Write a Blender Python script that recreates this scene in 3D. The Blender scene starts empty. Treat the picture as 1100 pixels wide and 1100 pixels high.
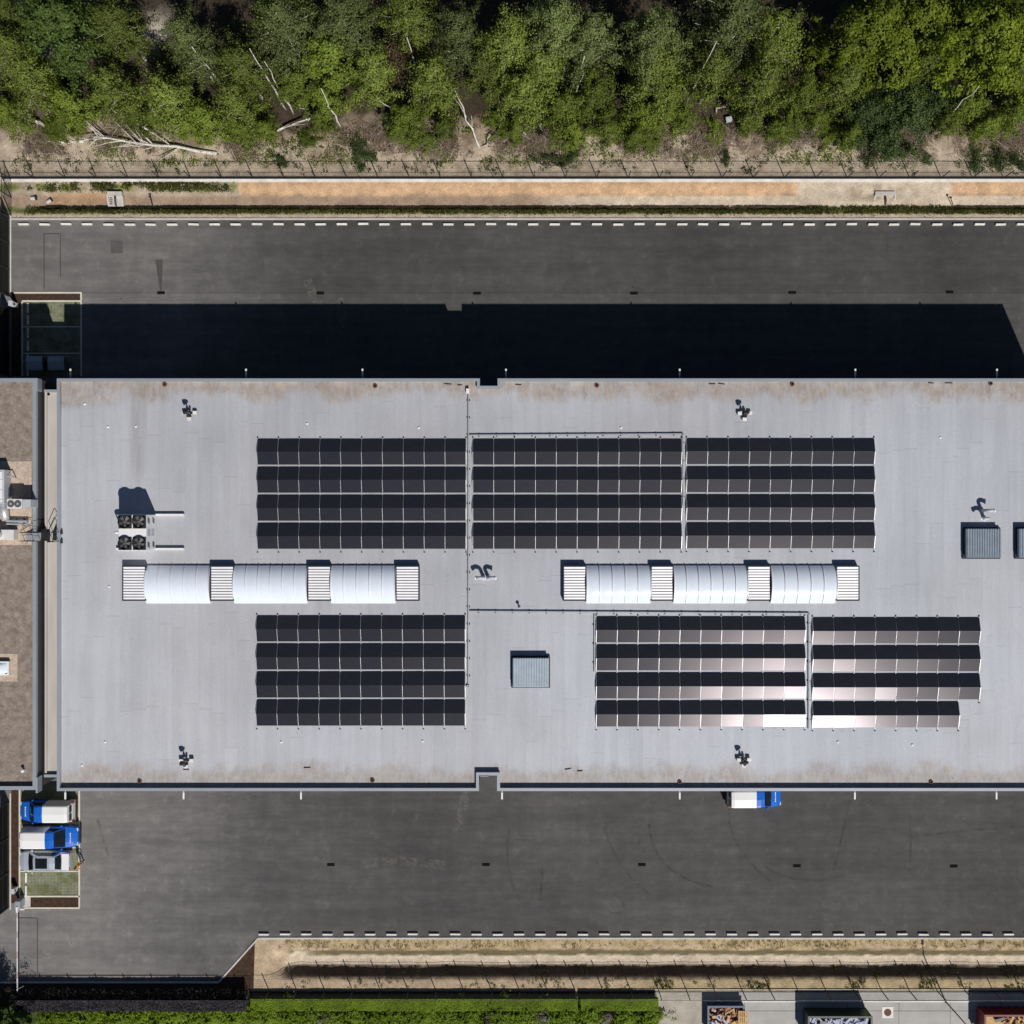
import bpy, bmesh, math, random
import numpy as np
from mathutils import Vector, Matrix

# ------------------------------------------------------------------ camera, sky, sun, exposure
CAM_H = 92.0
PXM = 12.0                                   # photo pixels per metre on the ground
scene = bpy.context.scene
COL = scene.collection
cam_d = bpy.data.cameras.new('camera')
cam = bpy.data.objects.new('camera', cam_d)
COL.objects.link(cam)
cam.location = (0, 0, CAM_H)
cam.rotation_euler = (0, 0, 0)
cam_d.sensor_width = 36
cam_d.angle = 2 * math.atan(550 / PXM / CAM_H)
cam_d.clip_start = 0.5
cam_d.clip_end = 3000
scene.camera = cam

SUN_DIR = Vector((0.372, -0.872, 1.0)).normalized()      # towards the sun
elev = math.asin(SUN_DIR.z)
azim = math.atan2(SUN_DIR.x, SUN_DIR.y)
world = bpy.data.worlds.new('World')
scene.world = world
world.use_nodes = True
wn = world.node_tree
bgn = wn.nodes['Background']
sky = wn.nodes.new('ShaderNodeTexSky')
sky.sky_type = 'NISHITA'
sky.sun_disc = False
sky.sun_elevation = elev
sky.sun_rotation = azim
sky.air_density = 0.8
sky.dust_density = 0.3
sky.ozone_density = 1.5
wn.links.new(sky.outputs[0], bgn.inputs[0])
bgn.inputs[1].default_value = 0.05
sun_d = bpy.data.lights.new('sun', 'SUN')
sun_d.energy = 5.0
sun_d.angle = math.radians(0.53)
sun_d.color = (1.0, 0.955, 0.89)
sun = bpy.data.objects.new('sun', sun_d)
COL.objects.link(sun)
sun.rotation_euler = SUN_DIR.to_track_quat('Z', 'Y').to_euler()
sun.location = (30, -60, 120)
scene.view_settings.view_transform = 'Standard'
scene.view_settings.look = 'None'
scene.view_settings.gamma = 1.0
scene.view_settings.exposure = -0.25
scene.view_settings.use_curve_mapping = False
scene.cycles.max_bounces = 5
scene.cycles.diffuse_bounces = 2
scene.cycles.glossy_bounces = 2

rng = np.random.default_rng(7)
random.seed(7)


def G(px, py, z=0.0):
    """photo pixel seen on the level z -> world point"""
    k = (CAM_H - z) / CAM_H / PXM
    return Vector(((px - 550) * k, (550 - py) * k, z))


def GX(px, z=0.0): return G(px, 550, z).x
def GY(py, z=0.0): return G(550, py, z).y


def lin(r, g, b):
    f = lambda c: (c / 255 / 12.92) if c <= 10 else ((c / 255 + 0.055) / 1.055) ** 2.4
    return (f(r), f(g), f(b))


# ------------------------------------------------------------------ materials
MATS = {}


def new_mat(name):
    m = bpy.data.materials.new(name)
    m.use_nodes = True
    nt = m.node_tree
    b = nt.nodes['Principled BSDF']
    MATS[name] = m
    return m, nt, b


def N(nt, kind, **kw):
    n = nt.nodes.new(kind)
    for k, v in kw.items():
        setattr(n, k, v)
    return n


def noise(nt, src, scale, detail=5, rough=0.6, stretch=(1, 1, 1)):
    mp = N(nt, 'ShaderNodeMapping')
    mp.inputs['Scale'].default_value = stretch
    nt.links.new(src, mp.inputs['Vector'])
    n = N(nt, 'ShaderNodeTexNoise')
    n.inputs['Scale'].default_value = scale
    n.inputs['Detail'].default_value = detail
    n.inputs['Roughness'].default_value = rough
    nt.links.new(mp.outputs[0], n.inputs['Vector'])
    return n.outputs['Fac']


def ramp(nt, fac, stops):
    r = N(nt, 'ShaderNodeValToRGB')
    e = r.color_ramp.elements
    while len(e) < len(stops):
        e.new(0.5)
    for i, (p, c) in enumerate(stops):
        e[i].position = p
        e[i].color = (*c, 1) if len(c) == 3 else c
    nt.links.new(fac, r.inputs[0])
    return r.outputs[0]


def mixc(nt, fac, a, b, mode='MIX'):
    n = N(nt, 'ShaderNodeMix', data_type='RGBA', blend_type=mode)
    for sock, val in ((n.inputs[0], fac), (n.inputs[6], a), (n.inputs[7], b)):
        if isinstance(val, (int, float)):
            sock.default_value = val
        elif isinstance(val, tuple):
            sock.default_value = (*val, 1) if len(val) == 3 else val
        else:
            nt.links.new(val, sock)
    return n.outputs[2]


def math_n(nt, op, a, b=None, c=None, clamp=False):
    n = N(nt, 'ShaderNodeMath', operation=op, use_clamp=clamp)
    for i, v in enumerate((a, b, c)):
        if v is None:
            continue
        if isinstance(v, (int, float)):
            n.inputs[i].default_value = v
        else:
            nt.links.new(v, n.inputs[i])
    return n.outputs[0]


def maprange(nt, v, a, b, c=0.0, d=1.0, smooth=True):
    n = N(nt, 'ShaderNodeMapRange', interpolation_type='SMOOTHSTEP' if smooth else 'LINEAR')
    nt.links.new(v, n.inputs[0])
    for i, x in enumerate((a, b, c, d)):
        n.inputs[i + 1].default_value = x
    return n.outputs[0]


def pos(nt, obj=False):
    if obj:
        return N(nt, 'ShaderNodeTexCoord').outputs['Object']
    return N(nt, 'ShaderNodeNewGeometry').outputs['Position']


def M(name, col, rough=0.7, var=0.15, scale=3.0, fine=40.0, stretch=(1, 1, 1), metallic=0.0,
      bump=0.0, spec=0.5, obj=False, c2=None):
    m, nt, b = new_mat(name)
    p = pos(nt, obj)
    f = noise(nt, p, scale, 6, 0.65, stretch)
    lo = tuple(c * (1 - var) for c in col)
    hi = c2 if c2 else tuple(min(c * (1 + var), 0.95) for c in col)
    c = ramp(nt, f, [(0.32, lo), (0.68, hi)])
    f2 = noise(nt, p, fine, 3, 0.7)
    g = maprange(nt, f2, 0.25, 0.75, 1 - var * 0.7, 1 + var * 0.7, False)
    vm = N(nt, 'ShaderNodeVectorMath', operation='SCALE')
    nt.links.new(c, vm.inputs[0])
    nt.links.new(g, vm.inputs['Scale'])
    nt.links.new(vm.outputs[0], b.inputs['Base Color'])
    b.inputs['Roughness'].default_value = rough
    b.inputs['Metallic'].default_value = metallic
    b.inputs['Specular IOR Level'].default_value = spec
    if bump:
        bn = N(nt, 'ShaderNodeBump')
        bn.inputs['Strength'].default_value = bump
        bn.inputs['Distance'].default_value = 0.05
        nt.links.new(f2, bn.inputs['Height'])
        nt.links.new(bn.outputs[0], b.inputs['Normal'])
    return m


# asphalt: streaks along the road, dusty areas, a lighter paved lane next to the hall
m, nt, b = new_mat('asphalt')
p = pos(nt)
sep = N(nt, 'ShaderNodeSeparateXYZ'); nt.links.new(p, sep.inputs[0])
base = ramp(nt, noise(nt, p, 0.07, 6, 0.6), [(0.3, (0.056, 0.0545, 0.055)), (0.7, (0.088, 0.085, 0.0835))])
st = maprange(nt, noise(nt, p, 0.5, 5, 0.65, (0.10, 1.5, 1)), 0.3, 0.7, 0.88, 1.13)
st2 = maprange(nt, noise(nt, p, 1.3, 6, 0.7, (0.5, 1.0, 1)), 0.35, 0.75, 0.90, 1.16)
st2 = math_n(nt, 'MULTIPLY', st2, maprange(nt, noise(nt, p, 0.55, 5, 0.6, (1.6, 0.12, 1)), 0.35, 0.7, 0.965, 1.05))
grain = maprange(nt, noise(nt, p, 26, 2, 0.8), 0.25, 0.75, 0.80, 1.2, False)
lane = maprange(nt, sep.outputs[1], 19.62, 19.56, 1.0, 1.16, False)
lanecut = maprange(nt, sep.outputs[1], 6.0, 8.0, 0.0, 1.0)
west = maprange(nt, math_n(nt, 'ADD', sep.outputs[0], math_n(nt, 'MULTIPLY', math_n(nt, 'SUBTRACT', noise(nt, p, 0.12, 5, 0.7), 0.5), 30)), -14, -40, 1.0, 1.95)
far = maprange(nt, sep.outputs[0], -10, 40, 1.0, 0.90)
seam = maprange(nt, math_n(nt, 'ABSOLUTE', math_n(nt, 'SUBTRACT', sep.outputs[1], 19.6)), 0.02, 0.07, 0.8, 1.0)
tot = math_n(nt, 'MULTIPLY', st, st2)
for q in (grain, lane, west, far, seam):
    tot = math_n(nt, 'MULTIPLY', tot, q)
spots = maprange(nt, noise(nt, p, 1.9, 2, 0.5), 0.735, 0.77, 1.0, 0.62)
tot = math_n(nt, 'MULTIPLY', tot, spots)
pale = maprange(nt, noise(nt, p, 0.8, 8, 0.78, (1, 0.8, 1)), 0.52, 0.76, 1.0, 1.55)
tot = math_n(nt, 'MULTIPLY', tot, pale)
vm = N(nt, 'ShaderNodeVectorMath', operation='SCALE')
nt.links.new(base, vm.inputs[0]); nt.links.new(tot, vm.inputs['Scale'])
nt.links.new(vm.outputs[0], b.inputs['Base Color'])
b.inputs['Roughness'].default_value = 0.92
b.inputs['Specular IOR Level'].default_value = 0.25

# ground: colour attribute holds soil colours and some painted shade, noise adds grain
m, nt, b = new_mat('soil')
p = pos(nt)
at = N(nt, 'ShaderNodeVertexColor', layer_name='soil')
g1 = maprange(nt, noise(nt, p, 1.1, 6, 0.7), 0.3, 0.7, 0.8, 1.2)
g2 = maprange(nt, noise(nt, p, 9, 4, 0.75), 0.25, 0.75, 0.72, 1.28)
g = math_n(nt, 'MULTIPLY', g1, g2)
vm = N(nt, 'ShaderNodeVectorMath', operation='SCALE')
nt.links.new(at.outputs[0], vm.inputs[0]); nt.links.new(g, vm.inputs['Scale'])
nt.links.new(vm.outputs[0], b.inputs['Base Color'])
b.inputs['Roughness'].default_value = 1.0
b.inputs['Specular IOR Level'].default_value = 0.1
bn = N(nt, 'ShaderNodeBump'); bn.inputs['Strength'].default_value = 0.6; bn.inputs['Distance'].default_value = 0.06
nt.links.new(noise(nt, p, 5, 5, 0.7), bn.inputs['Height']); nt.links.new(bn.outputs[0], b.inputs['Normal'])

# roof membrane: sheets laid north-south, streaks, brown silt along the long edges
ZR, ZP = 8.62, 9.02
RN, RS, RW = GY(410, ZR), GY(846, ZR), GX(62, ZR)
m, nt, b = new_mat('roof_membrane')
p = pos(nt)
sep = N(nt, 'ShaderNodeSeparateXYZ'); nt.links.new(p, sep.inputs[0])
sheet = math_n(nt, 'FLOOR', math_n(nt, 'DIVIDE', sep.outputs[0], 1.06))
wnoi = N(nt, 'ShaderNodeTexWhiteNoise', noise_dimensions='2D')
cmb = N(nt, 'ShaderNodeCombineXYZ'); nt.links.new(sheet, cmb.inputs[0])
yoff = math_n(nt, 'FLOOR', math_n(nt, 'DIVIDE', math_n(nt, 'ADD', sep.outputs[1], math_n(nt, 'MULTIPLY', math_n(nt, 'SINE', math_n(nt, 'MULTIPLY', sheet, 91.7)), 6)), 11))
nt.links.new(yoff, cmb.inputs[1])
nt.links.new(cmb.outputs[0], wnoi.inputs[0])
sh = maprange(nt, wnoi.outputs[0], 0, 1, 0.965, 1.035, False)
fr = math_n(nt, 'FRACT', math_n(nt, 'DIVIDE', sep.outputs[0], 1.06))
sm = maprange(nt, math_n(nt, 'ABSOLUTE', math_n(nt, 'SUBTRACT', fr, 0.5)), 0.46, 0.5, 1.0, 0.94)
yy_ = math_n(nt, 'DIVIDE', math_n(nt, 'ADD', sep.outputs[1], math_n(nt, 'MULTIPLY', math_n(nt, 'SINE', math_n(nt, 'MULTIPLY', sheet, 91.7)), 6)), 11)
lap = maprange(nt, math_n(nt, 'ABSOLUTE', math_n(nt, 'SUBTRACT', math_n(nt, 'FRACT', yy_), 0.5)), 0.4955, 0.5, 1.0, 0.80)
sm = math_n(nt, 'MULTIPLY', sm, lap)
big = maprange(nt, noise(nt, p, 0.06, 5, 0.6), 0.3, 0.7, 0.90, 1.10)
strk = maprange(nt, noise(nt, p, 1.5, 5, 0.65, (1.0, 0.07, 1)), 0.3, 0.75, 0.95, 1.055)
fine = maprange(nt, noise(nt, p, 7, 6, 0.7), 0.25, 0.75, 0.94, 1.06)
south = maprange(nt, sep.outputs[1], 9, -22, 0.95, 1.09)
tot = math_n(nt, 'MULTIPLY', sh, sm)
for q in (big, strk, fine, south):
    tot = math_n(nt, 'MULTIPLY', tot, q)
tint = ramp(nt, noise(nt, p, 0.05, 3, 0.5), [(0.35, (0.43, 0.435, 0.465)), (0.65, (0.415, 0.435, 0.475))])
vm = N(nt, 'ShaderNodeVectorMath', operation='SCALE')
nt.links.new(tint, vm.inputs[0]); nt.links.new(tot, vm.inputs['Scale'])
wob = math_n(nt, 'MULTIPLY', math_n(nt, 'SUBTRACT', noise(nt, p, 0.35, 6, 0.7, (1, 0.5, 1)), 0.5), 4.6)
dn = math_n(nt, 'ADD', math_n(nt, 'SUBTRACT', RN, sep.outputs[1]), wob)
ds = math_n(nt, 'ADD', math_n(nt, 'SUBTRACT', sep.outputs[1], RS), wob)
mn = maprange(nt, dn, 1.75, 0.55, 0.0, 0.85)
ms = maprange(nt, ds, 2.2, 0.8, 0.0, 0.68)
cornx = maprange(nt, sep.outputs[0], RW + 7.5, RW + 3.0, 0, 1)
corn = math_n(nt, 'MULTIPLY', math_n(nt, 'MULTIPLY', cornx, maprange(nt, dn, 2.4, 1.4, 0, 0.8)), maprange(nt, noise(nt, p, 2, 5, 0.7), 0.3, 0.6, 0.4, 1))
sil = math_n(nt, 'MAXIMUM', math_n(nt, 'MAXIMUM', mn, ms), corn)
sil = math_n(nt, 'MULTIPLY', sil, maprange(nt, noise(nt, p, 3.5, 7, 0.75, (1, 0.35, 1)), 0.30, 0.62, 0.30, 1.0))
silc = ramp(nt, noise(nt, p, 0.9, 5, 0.7), [(0.3, (0.24, 0.18, 0.14)), (0.52, (0.34, 0.27, 0.215)), (0.72, (0.46, 0.40, 0.34))])
c = mixc(nt, sil, vm.outputs[0], silc)
# dark run-off streak below the chiller shadow
dx = math_n(nt, 'ABSOLUTE', math_n(nt, 'SUBTRACT', sep.outputs[0], GX(148, ZR)))
run = math_n(nt, 'MULTIPLY', maprange(nt, dx, 1.1, 0.1, 0, 0.5), maprange(nt, sep.outputs[1], 1.5, 4.0, 0, 1))
run = math_n(nt, 'MULTIPLY', run, maprange(nt, noise(nt, p, 1.2, 5, 0.7, (1, 0.12, 1)), 0.35, 0.65, 0.2, 1))
c = mixc(nt, run, c, (0.25, 0.235, 0.215))
# little scuffs
sc = maprange(nt, noise(nt, p, 1.7, 3, 0.5, (0.45, 2.2, 1)), 0.70, 0.76, 0, 0.30)
c = mixc(nt, sc, c, (0.27, 0.26, 0.25))
nt.links.new(c, b.inputs['Base Color'])
b.inputs['Roughness'].default_value = 0.75
b.inputs['Specular IOR Level'].default_value = 0.3

# solar glass
m, nt, b = new_mat('solar_glass')
p = pos(nt, True)
sep = N(nt, 'ShaderNodeSeparateXYZ'); nt.links.new(p, sep.inputs[0])
cx = math_n(nt, 'FRACT', math_n(nt, 'DIVIDE', sep.outputs[0], 0.166))
cy = math_n(nt, 'FRACT', math_n(nt, 'DIVIDE', sep.outputs[1], 0.166))
lx = maprange(nt, math_n(nt, 'ABSOLUTE', math_n(nt, 'SUBTRACT', cx, 0.5)), 0.475, 0.49, 0, 1)
ly = maprange(nt, math_n(nt, 'ABSOLUTE', math_n(nt, 'SUBTRACT', cy, 0.5)), 0.475, 0.49, 0, 1)
ln = math_n(nt, 'MAXIMUM', lx, ly)
oi = N(nt, 'ShaderNodeObjectInfo')
pc = ramp(nt, oi.outputs['Random'], [(0.0, (0.0125, 0.0145, 0.024)), (0.5, (0.0145, 0.0165, 0.025)), (1.0, (0.017, 0.018, 0.025))])
c = mixc(nt, ln, pc, (0.032, 0.034, 0.042))
dust = maprange(nt, noise(nt, p, 2.0, 5, 0.7), 0.35, 0.75, 0.0, 0.015)
c = mixc(nt, dust, c, (0.30, 0.28, 0.25))
nt.links.new(c, b.inputs['Base Color'])
rr = maprange(nt, oi.outputs['Random'], 0, 1, 0.185, 0.225, False)
nt.links.new(rr, b.inputs['Roughness'])
b.inputs['Specular IOR Level'].default_value = 0.12
b.inputs['Coat Weight'].default_value = 0.19
b.inputs['Specular Tint'].default_value = (1.0, 0.90, 0.98, 1)
b.inputs['Coat Tint'].default_value = (0.98, 0.96, 1.0, 1)
b.inputs['Coat Roughness'].default_value = 0.48

M('panel_frame', (0.035, 0.036, 0.04), 0.4, 0.1, 3, 20, metallic=0.4)
M('aluminium', (0.62, 0.63, 0.65), 0.42, 0.08, 2, 20, metallic=0.55)
M('galvanised', (0.42, 0.44, 0.47), 0.5, 0.12, 2, 20, metallic=0.45)
M('dark_steel', (0.02, 0.021, 0.024), 0.5, 0.2, 3, 20)
M('black_plastic', (0.012, 0.012, 0.013), 0.6, 0.2, 3, 20)
M('coping', (0.34, 0.375, 0.42), 0.45, 0.06, 0.5, 12, metallic=0.25)
M('cladding', (0.052, 0.053, 0.056), 0.55, 0.12, 0.7, 20, stretch=(1, 1, 0.1))
M('beige_membrane', (0.47, 0.44, 0.405), 0.85, 0.10, 0.6, 14, stretch=(2, 0.3, 1))
M('sedum', (0.255, 0.21, 0.18), 1.0, 0.30, 1.6, 5.0, bump=0.7, spec=0.1)
M('pale_gravel', (0.50, 0.40, 0.32), 1.0, 0.22, 3, 12, bump=0.8, spec=0.1)
M('white_paint', (0.78, 0.785, 0.79), 0.4, 0.05, 1.5, 15)
M('warm_white_metal', (0.66, 0.64, 0.63), 0.45, 0.05, 1.5, 15)
M('grey_white', (0.46, 0.48, 0.52), 0.5, 0.08, 1.5, 15)
M('hatch_cover', (0.36, 0.43, 0.50), 0.4, 0.10, 1.5, 12)
M('hatch_cover_grey', (0.23, 0.28, 0.34), 0.4, 0.12, 1.5, 12)
M('navy_kerb', (0.02, 0.025, 0.045), 0.6, 0.1, 1.5, 12)
M('slat_white', (0.70, 0.70, 0.73), 0.45, 0.05, 1.5, 15)
M('concrete', (0.50, 0.48, 0.45), 0.9, 0.14, 1.2, 16, bump=0.2)
M('white_concrete', (0.74, 0.72, 0.68), 0.85, 0.17, 0.9, 11)
M('kerb_concrete', (0.52, 0.50, 0.47), 0.9, 0.16, 0.8, 14)
M('cream_kerb', (0.62, 0.58, 0.49), 0.9, 0.12, 0.8, 14)
M('paving', (0.40, 0.39, 0.375), 0.9, 0.12, 0.6, 14)
M('old_dirt_paving', (0.40, 0.365, 0.31), 0.95, 0.22, 1.0, 10)
M('mulch', (0.062, 0.038, 0.028), 1.0, 0.35, 3, 14, bump=0.9, spec=0.1)
M('gutter', (0.20, 0.185, 0.165), 0.9, 0.2, 1.2, 14)
M('lawn_green', (0.05, 0.075, 0.018), 1.0, 0.35, 1.5, 12, spec=.1)
M('asphalt_patch', (0.088, 0.085, 0.083), 0.95, 0.2, 0.9, 18)
M('dark_patch', (0.060, 0.058, 0.057), 0.95, 0.25, 0.9, 10)
M('seal_dark', (0.070, 0.067, 0.065), 0.9, 0.2, 2, 18)
M('iron', (0.007, 0.007, 0.007), 0.9, 0.2, 3, 18, spec=0.1)
M('rust_iron', (0.13, 0.055, 0.04), 0.8, 0.2, 6, 25)
M('water_pipe_dark', (0.02, 0.02, 0.022), 0.5, 0.1, 3, 18)
M('birch_bark', (0.56, 0.53, 0.48), 0.9, 0.35, 3.5, 14)
M('brown_bark', (0.085, 0.065, 0.05), 0.95, 0.3, 3.5, 14)
M('dead_wood', (0.44, 0.37, 0.31), 0.95, 0.25, 2.5, 14)
M('twig', (0.19, 0.14, 0.105), 1.0, 0.35, 1.2, 8)
M('pallet_wood', (0.56, 0.37, 0.17), 0.85, 0.2, 2.5, 14)
M('reddish_wood', (0.32, 0.17, 0.11), 0.85, 0.3, 2.5, 14)
M('scrap_white', (0.56, 0.58, 0.66), 0.7, 0.2, 2.5, 9, c2=(0.36, 0.37, 0.58))
M('bin_green', (0.012, 0.032, 0.016), 0.5, 0.15, 1.5, 14)
M('bin_red', (0.15, 0.006, 0.008), 0.5, 0.15, 1.5, 14)
M('bin_blue', (0.03, 0.06, 0.13), 0.5, 0.15, 1.5, 14)
M('bin_grey', (0.10, 0.10, 0.105), 0.5, 0.12, 1.5, 14)
M('tyre', (0.015, 0.015, 0.016), 0.85, 0.15, 3, 20)
M('rim', (0.25, 0.26, 0.27), 0.4, 0.1, 3, 20, metallic=0.7)
M('car_white', (0.80, 0.80, 0.80), 0.28, 0.02, 1, 15, obj=True)
M('car_blue', (0.010, 0.125, 0.56), 0.25, 0.04, 1, 15, obj=True)
M('car_silver', (0.52, 0.58, 0.66), 0.28, 0.04, 1, 15, metallic=0.35, obj=True)
M('car_glass', (0.010, 0.013, 0.016), 0.08, 0.05, 1, 15, obj=True)
M('lamp_red', (0.45, 0.01, 0.01), 0.25, 0.05, 1, 15)
M('lamp_clear', (0.6, 0.62, 0.64), 0.15, 0.05, 1, 15)
M('orange_cloth', (0.75, 0.30, 0.03), 0.85, 0.12, 5, 25)
M('dark_cloth', (0.02, 0.022, 0.03), 0.9, 0.12, 5, 25)
M('skin', (0.50, 0.30, 0.21), 0.6, 0.05, 5, 25)
M('hair', (0.035, 0.022, 0.014), 0.7, 0.15, 9, 25)
M('boom_white', (0.74, 0.72, 0.74), 0.4, 0.05, 3, 25)
M('boom_red', (0.55, 0.42, 0.47), 0.4, 0.05, 3, 25)
M('clay_pipe', (0.05, 0.045, 0.045), 0.7, 0.2, 3, 25)

# rooflight sheet: opal
m = M('opal_sheet', (0.70, 0.77, 0.87), 0.20, 0.03, 0.8, 12)

# grass pavers
m, nt, b = new_mat('grass_paver')
p = pos(nt)
mp = N(nt, 'ShaderNodeMapping'); mp.inputs['Rotation'].default_value = (0, 0, math.radians(45))
nt.links.new(p, mp.inputs['Vector'])
ch = N(nt, 'ShaderNodeTexChecker'); ch.inputs['Scale'].default_value = 11.0
nt.links.new(mp.outputs[0], ch.inputs['Vector'])
gcol = ramp(nt, noise(nt, p, 2.2, 5, 0.7), [(0.3, (0.06, 0.07, 0.026)), (0.55, (0.115, 0.13, 0.05)), (0.75, (0.24, 0.23, 0.13))])
c = mixc(nt, math_n(nt, 'MULTIPLY', ch.outputs[1], maprange(nt, noise(nt, p, 0.9, 4, 0.6), 0.35, 0.6, 0.15, 0.75)), gcol, (0.34, 0.34, 0.28))
nt.links.new(c, b.inputs['Base Color']); b.inputs['Roughness'].default_value = 1.0


def leaf_mat(name, stops, trans=0.35, objvar=0.34):
    m, nt, b = new_mat(name)
    nt.nodes.remove(b)
    out = nt.nodes['Material Output']
    geo = N(nt, 'ShaderNodeNewGeometry')
    oi = N(nt, 'ShaderNodeObjectInfo')
    c = ramp(nt, geo.outputs['Random Per Island'], stops)
    cl = maprange(nt, noise(nt, N(nt, 'ShaderNodeTexCoord').outputs['Object'], 0.7, 3, 0.5), 0.3, 0.7, 0.78, 1.22)
    v = math_n(nt, 'MULTIPLY', cl, maprange(nt, oi.outputs['Random'], 0, 1, 1 - objvar, 1 + objvar, False))
    vm = N(nt, 'ShaderNodeVectorMath', operation='SCALE')
    nt.links.new(c, vm.inputs[0]); nt.links.new(v, vm.inputs['Scale'])
    d = N(nt, 'ShaderNodeBsdfDiffuse'); t = N(nt, 'ShaderNodeBsdfTranslucent')
    gl = N(nt, 'ShaderNodeBsdfGlossy'); gl.inputs['Roughness'].default_value = 0.6
    nt.links.new(vm.outputs[0], d.inputs[0])
    tc = mixc(nt, 1.0, vm.outputs[0], (1.15, 1.25, 0.45), 'MULTIPLY')
    nt.links.new(tc, t.inputs[0])
    mx = N(nt, 'ShaderNodeMixShader'); mx.inputs[0].default_value = trans
    nt.links.new(d.outputs[0], mx.inputs[1]); nt.links.new(t.outputs[0], mx.inputs[2])
    mx2 = N(nt, 'ShaderNodeMixShader'); mx2.inputs[0].default_value = 0.015
    nt.links.new(mx.outputs[0], mx2.inputs[1]); nt.links.new(gl.outputs[0], mx2.inputs[2])
    nt.links.new(mx2.outputs[0], out.inputs[0])
    return m


leaf_mat('leaf_birch', [(0.0, (0.112, 0.150, 0.042)), (0.5, (0.165, 0.205, 0.065)), (1.0, (0.22, 0.255, 0.105))])
leaf_mat('leaf_birch2', [(0.0, (0.122, 0.168, 0.024)), (0.5, (0.180, 0.228, 0.042)), (1.0, (0.235, 0.275, 0.075))])
leaf_mat('leaf_oak', [(0.0, (0.050, 0.088, 0.015)), (0.6, (0.085, 0.135, 0.026)), (1.0, (0.120, 0.170, 0.040))])
leaf_mat('leaf_bright', [(0.0, (0.130, 0.180, 0.014)), (0.6, (0.190, 0.250, 0.018)), (1.0, (0.24, 0.29, 0.03))])
leaf_mat('leaf_young', [(0.0, (0.105, 0.155, 0.018)), (0.6, (0.165, 0.220, 0.030)), (1.0, (0.21, 0.25, 0.05))])
leaf_mat('leaf_dark', [(0.0, (0.040, 0.066, 0.018)), (0.6, (0.070, 0.108, 0.030)), (1.0, (0.105, 0.145, 0.055))])
leaf_mat('leaf_brown', [(0.0, (0.09, 0.055, 0.03)), (0.6, (0.15, 0.10, 0.06)), (1.0, (0.20, 0.15, 0.10))])
leaf_mat('leaf_hedge', [(0.0, (0.115, 0.185, 0.008)), (0.6, (0.165, 0.245, 0.011)), (1.0, (0.20, 0.28, 0.016))], .2, .12)
leaf_mat('leaf_plum', [(0.0, (0.018, 0.014, 0.018)), (0.7, (0.040, 0.034, 0.042)), (1.0, (0.09, 0.085, 0.10))], 0.02)
leaf_mat('leaf_grass', [(0.0, (0.050, 0.070, 0.012)), (0.6, (0.09, 0.105, 0.022)), (1.0, (0.19, 0.17, 0.07))])
leaf_mat('leaf_dry', [(0.0, (0.20, 0.155, 0.085)), (0.6, (0.34, 0.265, 0.15)), (1.0, (0.22, 0.20, 0.08))])
leaf_mat('leaf_pale', [(0.0, (0.25, 0.22, 0.19)), (0.6, (0.36, 0.33, 0.29)), (1.0, (0.16, 0.17, 0.10))])

# ------------------------------------------------------------------ object helpers
W = {}                                        # world position of each object's origin


def props(o, label=None, cat=None, group=None, kind=None):
    if label: o['label'] = label
    if cat: o['category'] = cat
    if group: o['group'] = group
    if kind: o['kind'] = kind
    return o


def thing(name, loc, label, cat, group=None, rz=0.0):
    o = bpy.data.objects.new(name, None)
    o.empty_display_size = 0.3
    COL.objects.link(o)
    o.location = loc
    o.rotation_euler = (0, 0, rz)
    W[o] = Vector(loc)
    return props(o, label, cat, group)


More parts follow.
